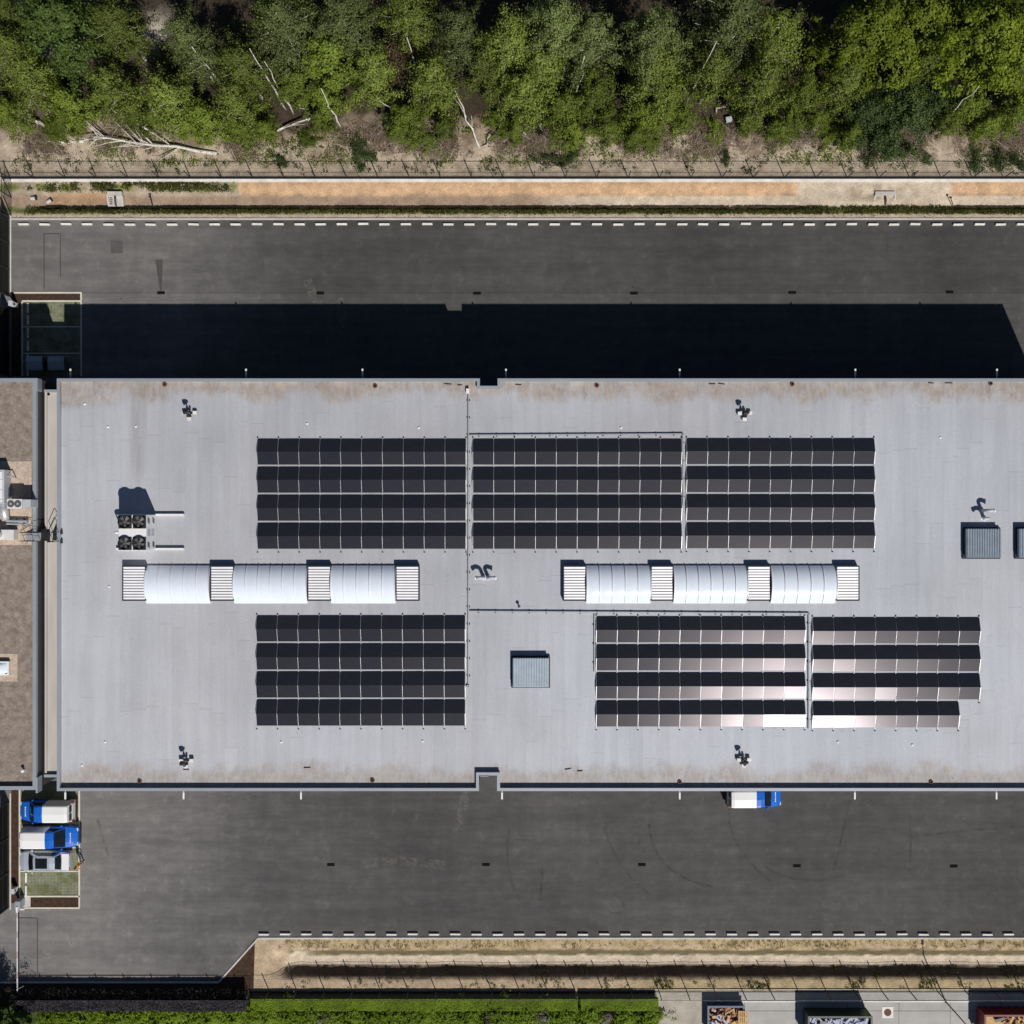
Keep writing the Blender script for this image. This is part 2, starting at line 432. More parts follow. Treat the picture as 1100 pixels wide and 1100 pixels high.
class MB:
    def __init__(self):
        self.v, self.f, self.mi = [], [], []

    def add(self, vs, fs, mi=0):
        b0 = len(self.v)
        self.v += [tuple(x) for x in vs]
        self.f += [tuple(i + b0 for i in f) for f in fs]
        self.mi += [mi] * len(fs)
        return self

    def box(self, x0, x1, y0, y1, z0, z1, mi=0):
        vs = [(x, y, z) for z in (z0, z1) for y in (y0, y1) for x in (x0, x1)]
        return self.add(vs, [(0, 2, 3, 1), (4, 5, 7, 6), (0, 1, 5, 4), (1, 3, 7, 5), (3, 2, 6, 7), (2, 0, 4, 6)], mi)

    def cbox(self, c, s, mi=0, rz=0.0):
        ca, sa = math.cos(rz), math.sin(rz)
        vs = []
        for z in (-.5, .5):
            for y in (-.5, .5):
                for x in (-.5, .5):
                    dx, dy = x * s[0], y * s[1]
                    vs.append((c[0] + dx * ca - dy * sa, c[1] + dx * sa + dy * ca, c[2] + z * s[2]))
        return self.add(vs, [(0, 2, 3, 1), (4, 5, 7, 6), (0, 1, 5, 4), (1, 3, 7, 5), (3, 2, 6, 7), (2, 0, 4, 6)], mi)

    def tube(self, pts, radii, n=6, mi=0, cap=True):
        rings = []
        pts = [Vector(p) for p in pts]
        if not hasattr(radii, '__len__'):
            radii = [radii] * len(pts)
        vs = []
        up = None
        for i, p in enumerate(pts):
            d = (pts[min(i + 1, len(pts) - 1)] - pts[max(i - 1, 0)]).normalized()
            a = d.cross(Vector((0, 0, 1)) if abs(d.z) < 0.95 else Vector((1, 0, 0))).normalized()
            if up is not None and a.dot(up) < 0:
                a = -a
            up = a
            bb = d.cross(a)
            for k in range(n):
                t = 2 * math.pi * k / n
                vs.append(p + (a * math.cos(t) + bb * math.sin(t)) * radii[i])
        fs = []
        for i in range(len(pts) - 1):
            for k in range(n):
                k2 = (k + 1) % n
                fs.append((i * n + k, i * n + k2, (i + 1) * n + k2, (i + 1) * n + k))
        if cap:
            fs.append(tuple(range(n))[::-1])
            fs.append(tuple((len(pts) - 1) * n + k for k in range(n)))
        return self.add(vs, fs, mi)

    def prism(self, poly, z0, z1, mi=0, top=True, bottom=True):
        n = len(poly)
        vs = [(x, y, z0) for x, y in poly] + [(x, y, z1) for x, y in poly]
        fs = [(i, (i + 1) % n, n + (i + 1) % n, n + i) for i in range(n)]
        if top: fs.append(tuple(range(n, 2 * n)))
        if bottom: fs.append(tuple(range(n))[::-1])
        return self.add(vs, fs, mi)

    def ring(self, outer, inner, z0, z1, mi=0):
        n = len(outer)
        vs = [(x, y, z) for z in (z0, z1) for pl in (outer, inner) for x, y in pl]
        fs = []
        for i in range(n):
            j = (i + 1) % n
            fs += [(i, j, 2 * n + j, 2 * n + i), (n + j, n + i, 3 * n + i, 3 * n + j),
                   (2 * n + i, 2 * n + j, 3 * n + j, 3 * n + i), (j, i, n + i, n + j)]
        return self.add(vs, fs, mi)

    def build(self, name, mats, parent=None, smooth=False, local=False, bevel=0.0):
        me = bpy.data.meshes.new(name)
        if isinstance(mats, str): mats = [mats]
        vs = np.array(self.v, dtype=float).reshape(-1, 3)
        if parent is not None:
            org = Vector((0, 0, 0)) if local else W[parent]
            wl = W[parent]
            loc = Vector((0, 0, 0))
        else:
            if local:
                org = Vector((0, 0, 0))
            else:
                mn, mx = vs.min(0), vs.max(0)
                org = Vector(((mn[0] + mx[0]) / 2, (mn[1] + mx[1]) / 2, mn[2]))
            wl = org
            loc = org
        vs = vs - np.array(org)
        me.from_pydata([tuple(x) for x in vs], [], self.f)
        for mm in mats:
            me.materials.append(MATS[mm])
        if len(mats) > 1:
            me.polygons.foreach_set('material_index', self.mi)
        if smooth:
            me.polygons.foreach_set('use_smooth', [True] * len(self.f))
        me.update()
        o = bpy.data.objects.new(name, me)
        COL.objects.link(o)
        o.parent = parent
        o.location = loc
        W[o] = wl
        if bevel:
            bv = o.modifiers.new('bevel', 'BEVEL')
            bv.width = bevel; bv.segments = 2; bv.limit_method = 'ANGLE'
        return o


def inst(name, mesh, parent, loc, rot=(0, 0, 0), scale=(1, 1, 1)):
    o = bpy.data.objects.new(name, mesh)
    COL.objects.link(o)
    o.parent = parent
    o.location = loc
    o.rotation_euler = rot
    o.scale = scale
    W[o] = Vector(loc)
    return o


def copy_tree(o, parent=None):
    c = o.copy()
    COL.objects.link(c)
    c.parent = parent
    for ch in list(o.children):
        copy_tree(ch, c)
    return c


def box_mesh(name, sx, sy, sz, mat, base=True):
    mb = MB(); z0 = 0 if base else -sz / 2
    mb.box(-sx / 2, sx / 2, -sy / 2, sy / 2, z0, z0 + sz)
    me = bpy.data.meshes.new(name)
    me.from_pydata(mb.v, [], mb.f)
    me.materials.append(MATS[mat]); me.update()
    return me


def offset_poly(poly, d):
    """inward offset of a counter-clockwise polygon"""
    n = len(poly); out = []
    for i in range(n):
        p0, p1, p2 = Vector(poly[i - 1]), Vector(poly[i]), Vector(poly[(i + 1) % n])
        d1, d2 = (p1 - p0).normalized(), (p2 - p1).normalized()
        n1, n2 = Vector((-d1.y, d1.x)), Vector((-d2.y, d2.x))
        k = 1 + n1.dot(n2)
        q = p1 + (n1 + n2) * (d / k)
        out.append((q.x, q.y))
    return out


def ordinal(i):
    names = ['first', 'second', 'third', 'fourth', 'fifth', 'sixth', 'seventh', 'eighth', 'ninth', 'tenth',
             'eleventh', 'twelfth', 'thirteenth', 'fourteenth', 'fifteenth', 'sixteenth', 'seventeenth',
             'eighteenth', 'nineteenth', 'twentieth', 'twenty-first', 'twenty-second', 'twenty-third', 'twenty-fourth',
             'twenty-fifth', 'twenty-sixth', 'twenty-seventh', 'twenty-eighth']
    return names[i]


# ------------------------------------------------------------------ value noise for the terrain
def vnoise(x, y, seed, scale):
    r = np.random.default_rng(seed)
    tab = r.random((256, 256))
    u, v = x / scale + 1000, y / scale + 1000
    iu, iv = np.floor(u).astype(int), np.floor(v).astype(int)
    fu, fv = u - iu, v - iv
    fu, fv = fu * fu * (3 - 2 * fu), fv * fv * (3 - 2 * fv)
    a, b_, c_, d_ = tab[iu % 256, iv % 256], tab[(iu + 1) % 256, iv % 256], tab[iu % 256, (iv + 1) % 256], tab[(iu + 1) % 256, (iv + 1) % 256]
    return (a * (1 - fu) + b_ * fu) * (1 - fv) + (c_ * (1 - fu) + d_ * fu) * fv


def fbm(x, y, seed, scale, o=4):
    s, a, t = 0, 1.0, 0
    for i in range(o):
        s = s + a * vnoise(x, y, seed + i * 13, scale / 2 ** i); t += a; a *= 0.55
    return s / t


def sstep(a, b, x):
    t = np.clip((x - a) / (b - a), 0, 1)
    return t * t * (3 - 2 * t)


# ------------------------------------------------------------------ ground
KN = GY(236.3)            # northern kerb line
KS = GY(1007)             # southern kerb line


def terrain_z(x, y):
    x, y = np.asarray(x, float), np.asarray(y, float)
    z = np.full(np.broadcast(x, y).shape, -0.03)
    x = x + 0 * z; y = y + 0 * z
    # northern ditch between road and retaining wall
    inx = sstep(GX(30), GX(52), x) * (1 - 0.85 * sstep(GX(850), GX(885), x) * (1 - sstep(GX(1005), GX(1035), x)))
    dn = sstep(26.9, 27.5, y) * (1 - sstep(28.45, 29.4, y))
    z = z - 0.62 * dn * inx * (0.9 + 0.25 * fbm(x, y, 5, 3))
    # southern ditch
    ins = sstep(GX(284), GX(318), x)
    yw = y + .22 * (fbm(x, y * 0, 11, 4.0) - .5)
    ds = sstep(-39.1, -40.15, yw) * (1 - sstep(-40.92, -41.9, yw))
    z = z - 0.88 * ds * ins * (0.92 + 0.16 * fbm(x, y, 9, 2.5))
    # rough forest floor
    rf = sstep(31.5, 35.5, y)
    z = z + rf * (0.5 * fbm(x, y, 21, 5) - 0.1)
    rough = sstep(KN + 0.1, KN + 0.5, y) + sstep(KS - 0.1, KS - 0.5, y)
    z = z + np.clip(rough, 0, 1) * 0.06 * (fbm(x, y, 33, 0.9) - 0.5)
    # flat seat under the retaining wall and along the fences
    fl = np.exp(-((y - 29.75) / 0.35) ** 2)
    z = z * (1 - fl) + (-0.03) * fl
    return z


xs = np.concatenate([[-900, -200, -80], np.arange(-56, 56.01, 0.25), [80, 200, 900]])
ys = np.concatenate([[-900, -200, -75], np.arange(-56, -37.4, 0.2), np.arange(-36, 25, 6.0), np.arange(25.5, 56, 0.22), [75, 200, 900]])
X, Y = np.meshgrid(xs, ys)
Z = terrain_z(X, Y)
sand = np.array([0.47, 0.39, 0.30]); pale = np.array([0.58, 0.49, 0.38]); orange = np.array([0.49, 0.325, 0.20])
dirt = np.array([0.25, 0.185, 0.135]); shaded_litter = np.array([0.055, 0.042, 0.030]); grass = np.array([0.10, 0.11, 0.03])
dryg = np.array([0.43, 0.335, 0.20]); olive = np.array([0.125, 0.105, 0.062]); shade_brown = np.array([0.125, 0.098, 0.075])
C = np.zeros(X.shape + (3,)) + dirt


def paint(mask, col):
    global C
    C = C * (1 - mask[..., None]) + col * mask[..., None]


nz = fbm(X, Y, 50, 2.2) - 0.5
nz2 = fbm(X, Y, 60, 0.8) - 0.5
nzb = fbm(X, Y, 70, 6.0) - 0.5
YN = Y + nz2 * 0.25
# north verge
band = lambda a, b_, s=0.08, y=YN: sstep(a - s, a + s, y) * (1 - sstep(b_ - s, b_ + s, y))
paint(band(25.0, 31.0), sand)
paint(band(26.2, 26.85), sand * 0.9)
paint(band(26.75, 27.25), grass * 1.1)
paint(band(27.25, 28.6), dirt * 1.35)
orange = orange * (1 + .22 * nz[..., None] + .25 * nz2[..., None])
eastp = sstep(GX(560), GX(640), X + nz * 6)
paint(band(27.3, 28.65) * eastp, pale)
paint(band(28.5, 29.6), orange)
gap = sstep(GX(855), GX(862), X + nz2 * 0.8) * (1 - sstep(GX(1018), GX(1026), X + nz2 * 0.8))
paint(band(27.5, 29.6) * gap, pale * (0.95))
paint(band(27.9, 29.3, .2) * np.exp(-((X - GX(935)) / 2.0) ** 2) * sstep(-0.1, 0.1, nz2) * .7, dirt)
west = 1 - sstep(GX(254), GX(258), X)
paint(band(28.4, 29.55) * west, sand * 0.75)
paint(band(28.85, 29.45) * west * sstep(-0.08, 0.08, nz2 + 0.04), grass * 1.5)
paint(band(27.7, 28.75) * west * sstep(GX(45), GX(60), X) * (1 - sstep(GX(120), GX(150), X + nz)), orange * 0.75)
paint(band(28.42, 28.58, .05) * (1 - west) * (1 - gap) * .6, dirt)
# bare sand north of the wall, then litter
edge = 33.1 + nz * 5.0 + nzb * 3.0
paint(sstep(29.9, 30.1, Y) * (1 - sstep(40, 42, Y)), sand * 0.98)
paint(sstep(29.9, 30.3, Y) * sstep(0.02, 0.16, nz2) * 0.45, dirt)
paint(sstep(edge - 0.9, edge + 0.9, Y) * (.55 + .45 * sstep(-.12, .12, nz2)), dirt * 0.8)
paint(sstep(edge + 0.9, edge + 2.2, Y), shaded_litter)  # leaf cover with the shade between the crowns darkened into its colour
clear = np.exp(-(((X - GX(25)) / 2.6) ** 2 + ((Y - 43.2) / 2.5) ** 2)) + np.exp(-(((X - GX(165)) / 2.2) ** 2 + ((Y - 42.8) / 1.6) ** 2))
paint(np.clip(clear * 1.3, 0, 1) * sstep(-0.15, 0.05, nz), np.array([0.40, 0.35, 0.30]))
# south verge
YS = Y + nz2 * 0.22
bs = lambda a, b_, s=0.07: sstep(-a + s, -a - s, -(-YS)) if False else (1 - sstep(a - s, a + s, YS)) * sstep(b_ - s, b_ + s, YS)
sand = np.array([0.48, 0.37, 0.255])
paint(bs(-37.5, -43.0), sand)
paint(bs(-38.0, -39.25), dryg)
paint(bs(-38.75, -39.15) * sstep(-0.1, 0.1, nz), sand)
paint(bs(-39.2, -40.08), olive)
paint(bs(-40.03, -41.0), pale * 0.98)
paint(bs(-40.95, -41.85), shade_brown)  # shade of the north-facing ditch side put into a darker colour
paint(bs(-41.8, -42.9), sand * 0.95)
paint(bs(-41.8, -42.9) * sstep(GX(640), GX(720), X), dryg * 1.05)
wst = (1 - sstep(GX(318), GX(322), X)) * sstep(GX(268), GX(272), X)
paint(bs(-38.1, -41.9) * (1 - sstep(GX(300), GX(312), X + nz2)), sand * 0.95)
paint(np.exp(-(((X + nz2 * 2 - GX(318)) / 1.5) ** 2 + ((Y + 39.9) / .75) ** 2) * 1.2) * sstep(-.2, 0, nz2), pale * 1.05)
paint((1 - sstep(GX(268), GX(271), X)) * bs(-38.0, -43.2), np.array([0.06, 0.045, 0.035]))
paint((1 - sstep(-42.95, -42.85, Y)), np.array([0.028, 0.026, 0.018]))  # ground under the hedges blackened in place of their shade
ny, nx = X.shape
vs = np.stack([X, Y, Z], -1).reshape(-1, 3)
idx = np.arange(nx * ny).reshape(ny, nx)
quads = np.stack([idx[:-1, :-1], idx[:-1, 1:], idx[1:, 1:], idx[1:, :-1]], -1).reshape(-1, 4)


def fast_mesh(name, verts, quads, mats, smooth=False, mi=None):
    me = bpy.data.meshes.new(name)
    k = quads.shape[1]
    me.vertices.add(len(verts)); me.vertices.foreach_set('co', np.asarray(verts, np.float32).ravel())
    me.loops.add(quads.size); me.loops.foreach_set('vertex_index', quads.ravel().astype(np.int32))
    me.polygons.add(len(quads)); me.polygons.foreach_set('loop_start', np.arange(0, quads.size, k, dtype=np.int32))
    for mm in mats: me.materials.append(MATS[mm])
    if mi is not None: me.polygons.foreach_set('material_index', mi)
    if smooth: me.polygons.foreach_set('use_smooth', np.ones(len(quads), bool))
    me.update(calc_edges=True)
    return me


me = fast_mesh('ground', vs, quads, ['soil'], True)
ca = me.color_attributes.new('soil', 'FLOAT_COLOR', 'POINT')
ca.data.foreach_set('color', np.concatenate([C.reshape(-1, 3), np.ones((nx * ny, 1))], 1).astype(np.float32).ravel())
ground = bpy.data.objects.new('ground', me); COL.objects.link(ground); ground['kind'] = 'structure'; W[ground] = Vector((0, 0, 0))


def sheet(name, poly, z, mat, parent=None, kind='structure', thick=0.0):
    mb = MB()
    if thick:
        mb.prism(poly, z - thick, z)
    else:
        mb.add([(x, y, z) for x, y in poly], [tuple(range(len(poly)))])
    o = mb.build(name, mat, parent)
    if parent is None and kind: o['kind'] = kind
    return o


xA, yA = GX(277), KS
xB, yB = GX(234.5), GY(1053)
road = sheet('road', [(-160, KN), (-160, yB - 0.1), (xB, yB - 0.1), (xA, yA), (200, KS), (200, KN)][::1], 0.004, 'asphalt')

# kerbs
mb = MB(); mb.box(GX(11), 200, KN, KN + 0.14, -0.2, 0.07)
props(mb.build('kerb', 'kerb_concrete'), kind='structure')
mb = MB(); mb.box(xA, 200, KS - 0.14, KS, -0.2, 0.07)
d = Vector((xB - xA, yB - yA - 0.1)).normalized(); n_ = Vector((d.y, -d.x)) * 0.14
pa, pb = Vector((xA, yA)), Vector((xB, yB - 0.1))
mb.prism([tuple(pa), tuple(pb), tuple(pb - n_), tuple(pa - n_)], -0.2, 0.072)
mb.box(-160, xB, yB - 0.24, yB - 0.1, -0.2, 0.07)
props(mb.build('kerb', 'kerb_concrete'), kind='structure')
# mulch wedge south west of the verge
sheet('mulch_bed', [(GX(274), GY(1009)), (GX(236), GY(1053.5)), (GX(236), GY(1062)), (GX(272.5), GY(1062))], 0.03, 'mulch')

# painted and sealed marks on the road
def strip(pts, w, z, mat, name, parent):
    pts = [Vector(p) for p in pts]
    vs, fs = [], []
    for i, p in enumerate(pts):
        t = (pts[min(i + 1, len(pts) - 1)] - pts[max(i - 1, 0)]).normalized()
        n = Vector((-t.y, t.x)) * w / 2
        vs += [(p.x - n.x, p.y - n.y, z), (p.x + n.x, p.y + n.y, z)]
    for i in range(len(pts) - 1):
        fs.append((2 * i, 2 * i + 2, 2 * i + 3, 2 * i + 1))
    return MB().add(vs, fs).build(name, mat, parent)


m, nt, b = new_mat('tyre_rubber_mark')
b.inputs['Base Color'].default_value = (0.03, 0.03, 0.03, 1); b.inputs['Roughness'].default_value = 0.9
nt.links.new(maprange(nt, noise(nt, pos(nt), 1.3, 5, 0.7), 0.35, 0.8, 0.0, 0.36), b.inputs['Alpha'])
m, nt, b = new_mat('dust_mark')
b.inputs['Base Color'].default_value = (0.30, 0.28, 0.25, 1); b.inputs['Roughness'].default_value = 1
nt.links.new(maprange(nt, noise(nt, pos(nt), 2.0, 6, 0.75), 0.40, 0.75, 0.0, 0.40), b.inputs['Alpha'])
g2 = lambda px, py: G(px, py).xy


def arc(pts, n=14):
    a, c_, e = [Vector(g2(*q)) for q in pts]
    ctl = 2 * c_ - (a + e) / 2
    return [a * (1 - t) ** 2 + ctl * 2 * t * (1 - t) + e * t * t for t in np.linspace(0, 1, n)]


for pts in ([(650, 888), (668, 930), (700, 962)], [(697, 885), (716, 930), (765, 952)], [(783, 868), (795, 912), (838, 955)],
            [(547, 890), (546, 930), (558, 968)], [(582, 928), (582, 950), (579, 968)], [(975, 900), (1030, 893), (1100, 888)],
            [(914, 855), (906, 890), (897, 930)], [(976, 868), (978, 905), (976, 938)], [(105, 880), (112, 905), (118, 922)],
            [(820, 930), (860, 945), (905, 940)], [(660, 960), (672, 978), (655, 980)]):
    strip(arc(pts), 0.24, 0.008, 'tyre_rubber_mark', 'tyre_mark', road)
for pts in ([(500, 850), (496, 872), (490, 895)], [(330, 300), (338, 320), (346, 328)], [(100, 890), (98, 935), (105, 975)],
            [(390, 928), (430, 925), (480, 930)], [(115, 870), (112, 920), (120, 960)], [(365, 320), (368, 345), (366, 372)]):
    strip(arc(pts), 0.8, 0.012, 'dust_mark', 'dust_streak', road)
for pts in ([(47.5, 251), (47.5, 310)], [(65, 252), (65, 298)], [(47.5, 251), (65, 251)], [(40.2, 986), (40.2, 1047)],
            [(20, 986), (39, 986)], [(22, 1047.5), (234, 1047.5)]):
    strip([g2(*q) for q in pts], 0.09, 0.016, 'seal_dark', 'sealed_joint', road)
sheet('asphalt_patch', [g2(119, 272), g2(132, 272), g2(132, 259), g2(119, 259)], 0.020, 'asphalt_patch', road)
sheet('asphalt_patch', [g2(172, 314), g2(174, 314), g2(175, 279), g2(167, 279)], 0.020, 'seal_dark', road)
sheet('asphalt_patch', [g2(953, 272), g2(975, 272), g2(975, 255), g2(953, 255)], 0.020, 'dark_patch', road)
strip([g2(22, 1049.5), g2(232, 1049.5)], 0.22, 0.024, 'gutter', 'gutter_strip', road)

# road gullies
gmb = MB()
gmb.box(-0.34, 0.34, -0.13, 0.13, 0, 0.02, 0)
for k in range(7):
    gmb.box(-0.28 + k * 0.085, -0.245 + k * 0.085, -0.085, 0.085, 0.02, 0.032, 1)
first = None
for row, cells, lab in (('northern', [(173, 314.5), (344, 314.8), (512.5, 315), (681, 315), (851, 314.3), (1020, 313.7)], 'iron gully grate, {} from the left, set in the road north of the hall'),
                        ('southern', [(355.5, 928.7), (522, 928.7), (689.5, 928.7), (856, 930), (1024.5, 930.3)], 'iron gully grate, {} from the left, set in the yard south of the hall')):
    for i, (px, py) in enumerate(cells):
        q = G(px, py)
        t = thing('gully_grate', (q.x, q.y, 0.004), lab.format(ordinal(i)), 'drain grate', 'road gullies')
        if first is None:
            o = gmb.build('grate', ['iron', 'iron'], t, local=True); first = o.data
        else:
            inst('grate', first, t, (0, 0, 0))

# ------------------------------------------------------------------ kerb blocks (white, along both road edges)
bm_ = bmesh.new()
bmesh.ops.create_cube(bm_, size=1)
bmesh.ops.scale(bm_, vec=(0.93, 0.17, 0.20), verts=bm_.verts)
bmesh.ops.translate(bm_, vec=(0, 0, 0.10), verts=bm_.verts)
for v in bm_.verts:
    if v.co.z > 0.1: v.co.x *= 0.96; v.co.y *= 0.82
bmesh.ops.bevel(bm_, geom=bm_.edges[:], offset=0.012, segments=1, affect='EDGES')
blk = bpy.data.meshes.new('kerb_block'); bm_.to_mesh(blk); bm_.free(); blk.materials.append(MATS['white_concrete'])
for i in range(48):
    px = 25.9 + 22.79 * i
    if px > 1112: break
    q = G(px, 241.2)
    o = inst('kerb_block', blk, None, (q.x + rng.normal(0, .02), q.y + rng.normal(0, .02), 0.004), (0, 0, rng.normal(0, .014)))
    props(o, 'white concrete kerb block in the dashed row along the road edge below the wood', 'kerb block', 'kerb blocks along the northern road edge')
for i in range(37):
    px = 283.7 + 22.83 * i
    if px > 1112: break
    q = G(px, 1003.0)
    o = inst('kerb_block', blk, None, (q.x, q.y + rng.normal(0, .012), 0.004), (0, 0, rng.normal(0, .008)))
    props(o, 'white concrete kerb block in the dashed row along the yard edge above the ditch', 'kerb block', 'kerb blocks along the southern yard edge')

# ------------------------------------------------------------------ main hall
xW, xE = GX(61, ZP), 47.3
yN, yS = GY(406.5, ZP), GY(849.8, ZP)
nx0, nx1, nyb = GX(515.5, ZP), GX(534.5, ZP), GY(414.5, ZP)
sx0, sx1, syb = GX(514.5, ZP), GX(534, ZP), GY(833.0, ZP)
hall_poly = [(xW, yS), (sx0, yS), (sx0, syb), (sx1, syb), (sx1, yS), (xE, yS), (xE, yN), (nx1, yN), (nx1, nyb), (nx0, nyb), (nx0, yN), (xW, yN)]
hall = thing('warehouse', ((xW + xE) / 2, (yN + yS) / 2, 0), 'long flat-roofed warehouse with pale grey roof carrying the solar panels', 'building')
wall_in = offset_poly(hall_poly, 0.035)
MB().prism(wall_in, -0.1, ZR - 0.01, 0, top=False).build('wall', 'cladding', hall)
roof_o = MB().add([(x, y, ZR) for x, y in offset_poly(hall_poly, 0.05)], [tuple(range(12))]).build('roof', 'roof_membrane', hall)
MB().ring(offset_poly(hall_poly, 0.04), offset_poly(hall_poly, 0.21), ZR - 0.3, ZP - 0.03).build('parapet', 'roof_membrane', hall)
MB().ring(hall_poly, offset_poly(hall_poly, 0.235), ZP - 0.04, ZP).build('coping', 'coping', hall)
# cladding ribs would be invisible; loading doors on both fronts
for side, yy, s in (('north', yN - 0.035, 1), ('south', yS + 0.035, -1)):
    for k in range(6):
        xc = -30 + 13 * k
        dmb = MB(); dmb.box(xc - 2, xc + 2, min(yy, yy + s * 0.03), max(yy, yy + s * 0.03), 0.0, 4.5)
        do = dmb.build('roller_door', 'grey_white', hall)
        sl = MB()
        for r in range(9):
            sl.box(xc - 1.95, xc + 1.95, min(yy + s * 0.031, yy + s * 0.045), max(yy + s * 0.031, yy + s * 0.045), 0.05 + r * 0.5, 0.47 + r * 0.5)
        sl.build('door_section', 'grey_white', do)
# roof outlets (dark rings in the silt)
rmb = MB(); rmb.tube([(0, 0, 0), (0, 0, 0.10)], [0.20, 0.16], 10, 0); rmb.tube([(0, 0, 0.10), (0, 0, 0.16)], [0.10, 0.02], 8, 1)
rme = None
for px, py in ((177, 413), (403, 414.5), (641, 414), (851, 412.6), (1064, 411.8), (400, 838), (150, 839), (730, 840), (1000, 840)):
    q = G(px, py, ZR)
    if rme is None:
        o = rmb.build('roof_outlet', ['rust_iron', 'iron'], roof_o, local=True); rme = o.data
        o.location = q - W[roof_o]
    else:
        inst('roof_outlet', rme, roof_o, q - W[roof_o])
smb = MB(); smb.box(-0.3, 0.3, -0.035, 0.035, 0, 0.05)
sme = None
for px, py in ((525, 413), (557, 413.2), (765, 412.3), (775, 412.3), (1019, 411.4), (1000, 411.4), (481, 412.5), (494, 413.5), (330, 824.5), (610, 826), (623, 828), (200, 826.5)):
    q = G(px, py, ZR)
    if sme is None:
        o = smb.build('lap_strip', 'mulch', roof_o, local=True); sme = o.data; o.location = q - W[roof_o]
    else:
        inst('lap_strip', sme, roof_o, q - W[roof_o], (0, 0, rng.normal(0, .08)), (rng.uniform(.5, 1.1), 1, 1))
# small white inspection caps on the roof
cmb = MB(); cmb.tube([(0, 0, 0), (0, 0, 0.05), (0, 0, 0.09)], [0.10, 0.09, 0.03], 8)
cme = None
for px, py in ((91, 434), (116, 458.5), (146, 458), (113, 797), (88, 822), (667, 459.5), (450, 459.5), (302, 797), (454, 796), (900, 797), (57.5 + 60, 630), (330, 455), (1010, 470), (980, 800)):
    q = G(px, py, ZR)
    if cme is None:
        o = cmb.build('inspection_cap', 'white_paint', roof_o, local=True); cme = o.data; o.location = q - W[roof_o]
    else:
        inst('inspection_cap', cme, roof_o, q - W[roof_o])

# ------------------------------------------------------------------ link roof and the western building
ZL = 7.85
lx0, lx1 = GX(47.3, 8.12), xW + 0.04
ly0, ly1 = GY(835, 8.12), GY(418.5, 8.12)
link_poly = [(lx0, ly0), (lx1, ly0), (lx1, ly1), (lx0, ly1)]
link = thing('link_building', ((lx0 + lx1) / 2, (ly0 + ly1) / 2, 0), 'narrow lower link with beige strip roof between the two buildings', 'building')
MB().prism(offset_poly(link_poly, 0.03), -0.1, ZL - 0.01, top=False).build('wall', 'cladding', link)
MB().add([(x, y, ZL) for x, y in offset_poly(link_poly, 0.04)], [(0, 1, 2, 3)]).build('roof', 'beige_membrane', link)
lw = GX(49.5, 8.12) - lx0
pm = MB(); pm.box(lx0, lx0 + lw, ly0 + .2, ly1 - .2, ZL - .2, 8.0); pm.build('edge_kerb', 'beige_membrane', link)
MB().box(lx0, lx1 - .05, ly0, ly0 + 0.22, ZL - 0.3, 8.12).build('coping', 'coping', link)
MB().box(lx0, lx1 - .05, ly1 - 0.22, ly1, ZL - 0.3, 8.12).build('coping', 'coping', link)
pm = MB(); q = G(52.3, 423.5, ZL); pm.tube([(q.x, q.y, ZL), (q.x, q.y, ZL + .06)], [.12, .1], 8); pm.build('roof_outlet', 'iron', link)

ZBP, ZB = 9.10, 8.75
bx1 = GX(39, ZBP)
by0, by1 = GY(848.6, ZBP), GY(406.3, ZBP)
wb_poly = [(-75, by0), (bx1, by0), (bx1, by1), (-75, by1)]
wb = thing('office_building', (bx1 - 8, (by0 + by1) / 2, 0), 'neighbouring flat-roofed building with brown gravel roof at the left edge', 'building')
MB().prism(offset_poly(wb_poly, 0.03), -0.1, ZB - 0.01, top=False).build('wall', 'cladding', wb)
wroof = MB().add([(x, y, ZB) for x, y in offset_poly(wb_poly, 0.04)], [(0, 1, 2, 3)]).build('roof', 'sedum', wb)
MB().ring(offset_poly(wb_poly, 0.035), offset_poly(wb_poly, 0.25), ZB - .3, ZBP - 0.03).build('parapet', 'coping', wb)
MB().ring(wb_poly, offset_poly(wb_poly, 0.30), ZBP - 0.04, ZBP).build('coping', 'coping', wb)
# short coping returns at the two corners of the gap
MB().box(bx1 - 0.05, bx1 + 0.10, by0 - 0.25, by0 + 1.0, 8.3, ZBP + 0.003).build('corner_cap', 'coping', wb)
MB().box(bx1 - 0.05, bx1 + 0.10, by1 - 1.0, by1 + 0.003, 8.3, ZBP + 0.003).build('corner_cap', 'coping', wb)
pad = lambda x0, y0, x1, y1: MB().box(GX(x0, ZB), GX(x1, ZB), GY(y1, ZB), GY(y0, ZB), ZB - .02, ZB + .035).build('gravel_pad', 'pale_gravel', wb)
pad(-40, 495.5, 34.2, 585.5); pad(-14, 702, 19, 732)
q = G(26, 827, ZB)
mb = MB(); mb.tube([q, q + Vector((0, 0, .35))], .09, 8); mb.tube([q + Vector((0, 0, .35)), q + Vector((0, 0, .42))], [.15, .05], 8)
props(mb.build('vent_pipe', 'white_paint'), 'small white vent pipe near the south end of the brown roof', 'vent pipe')

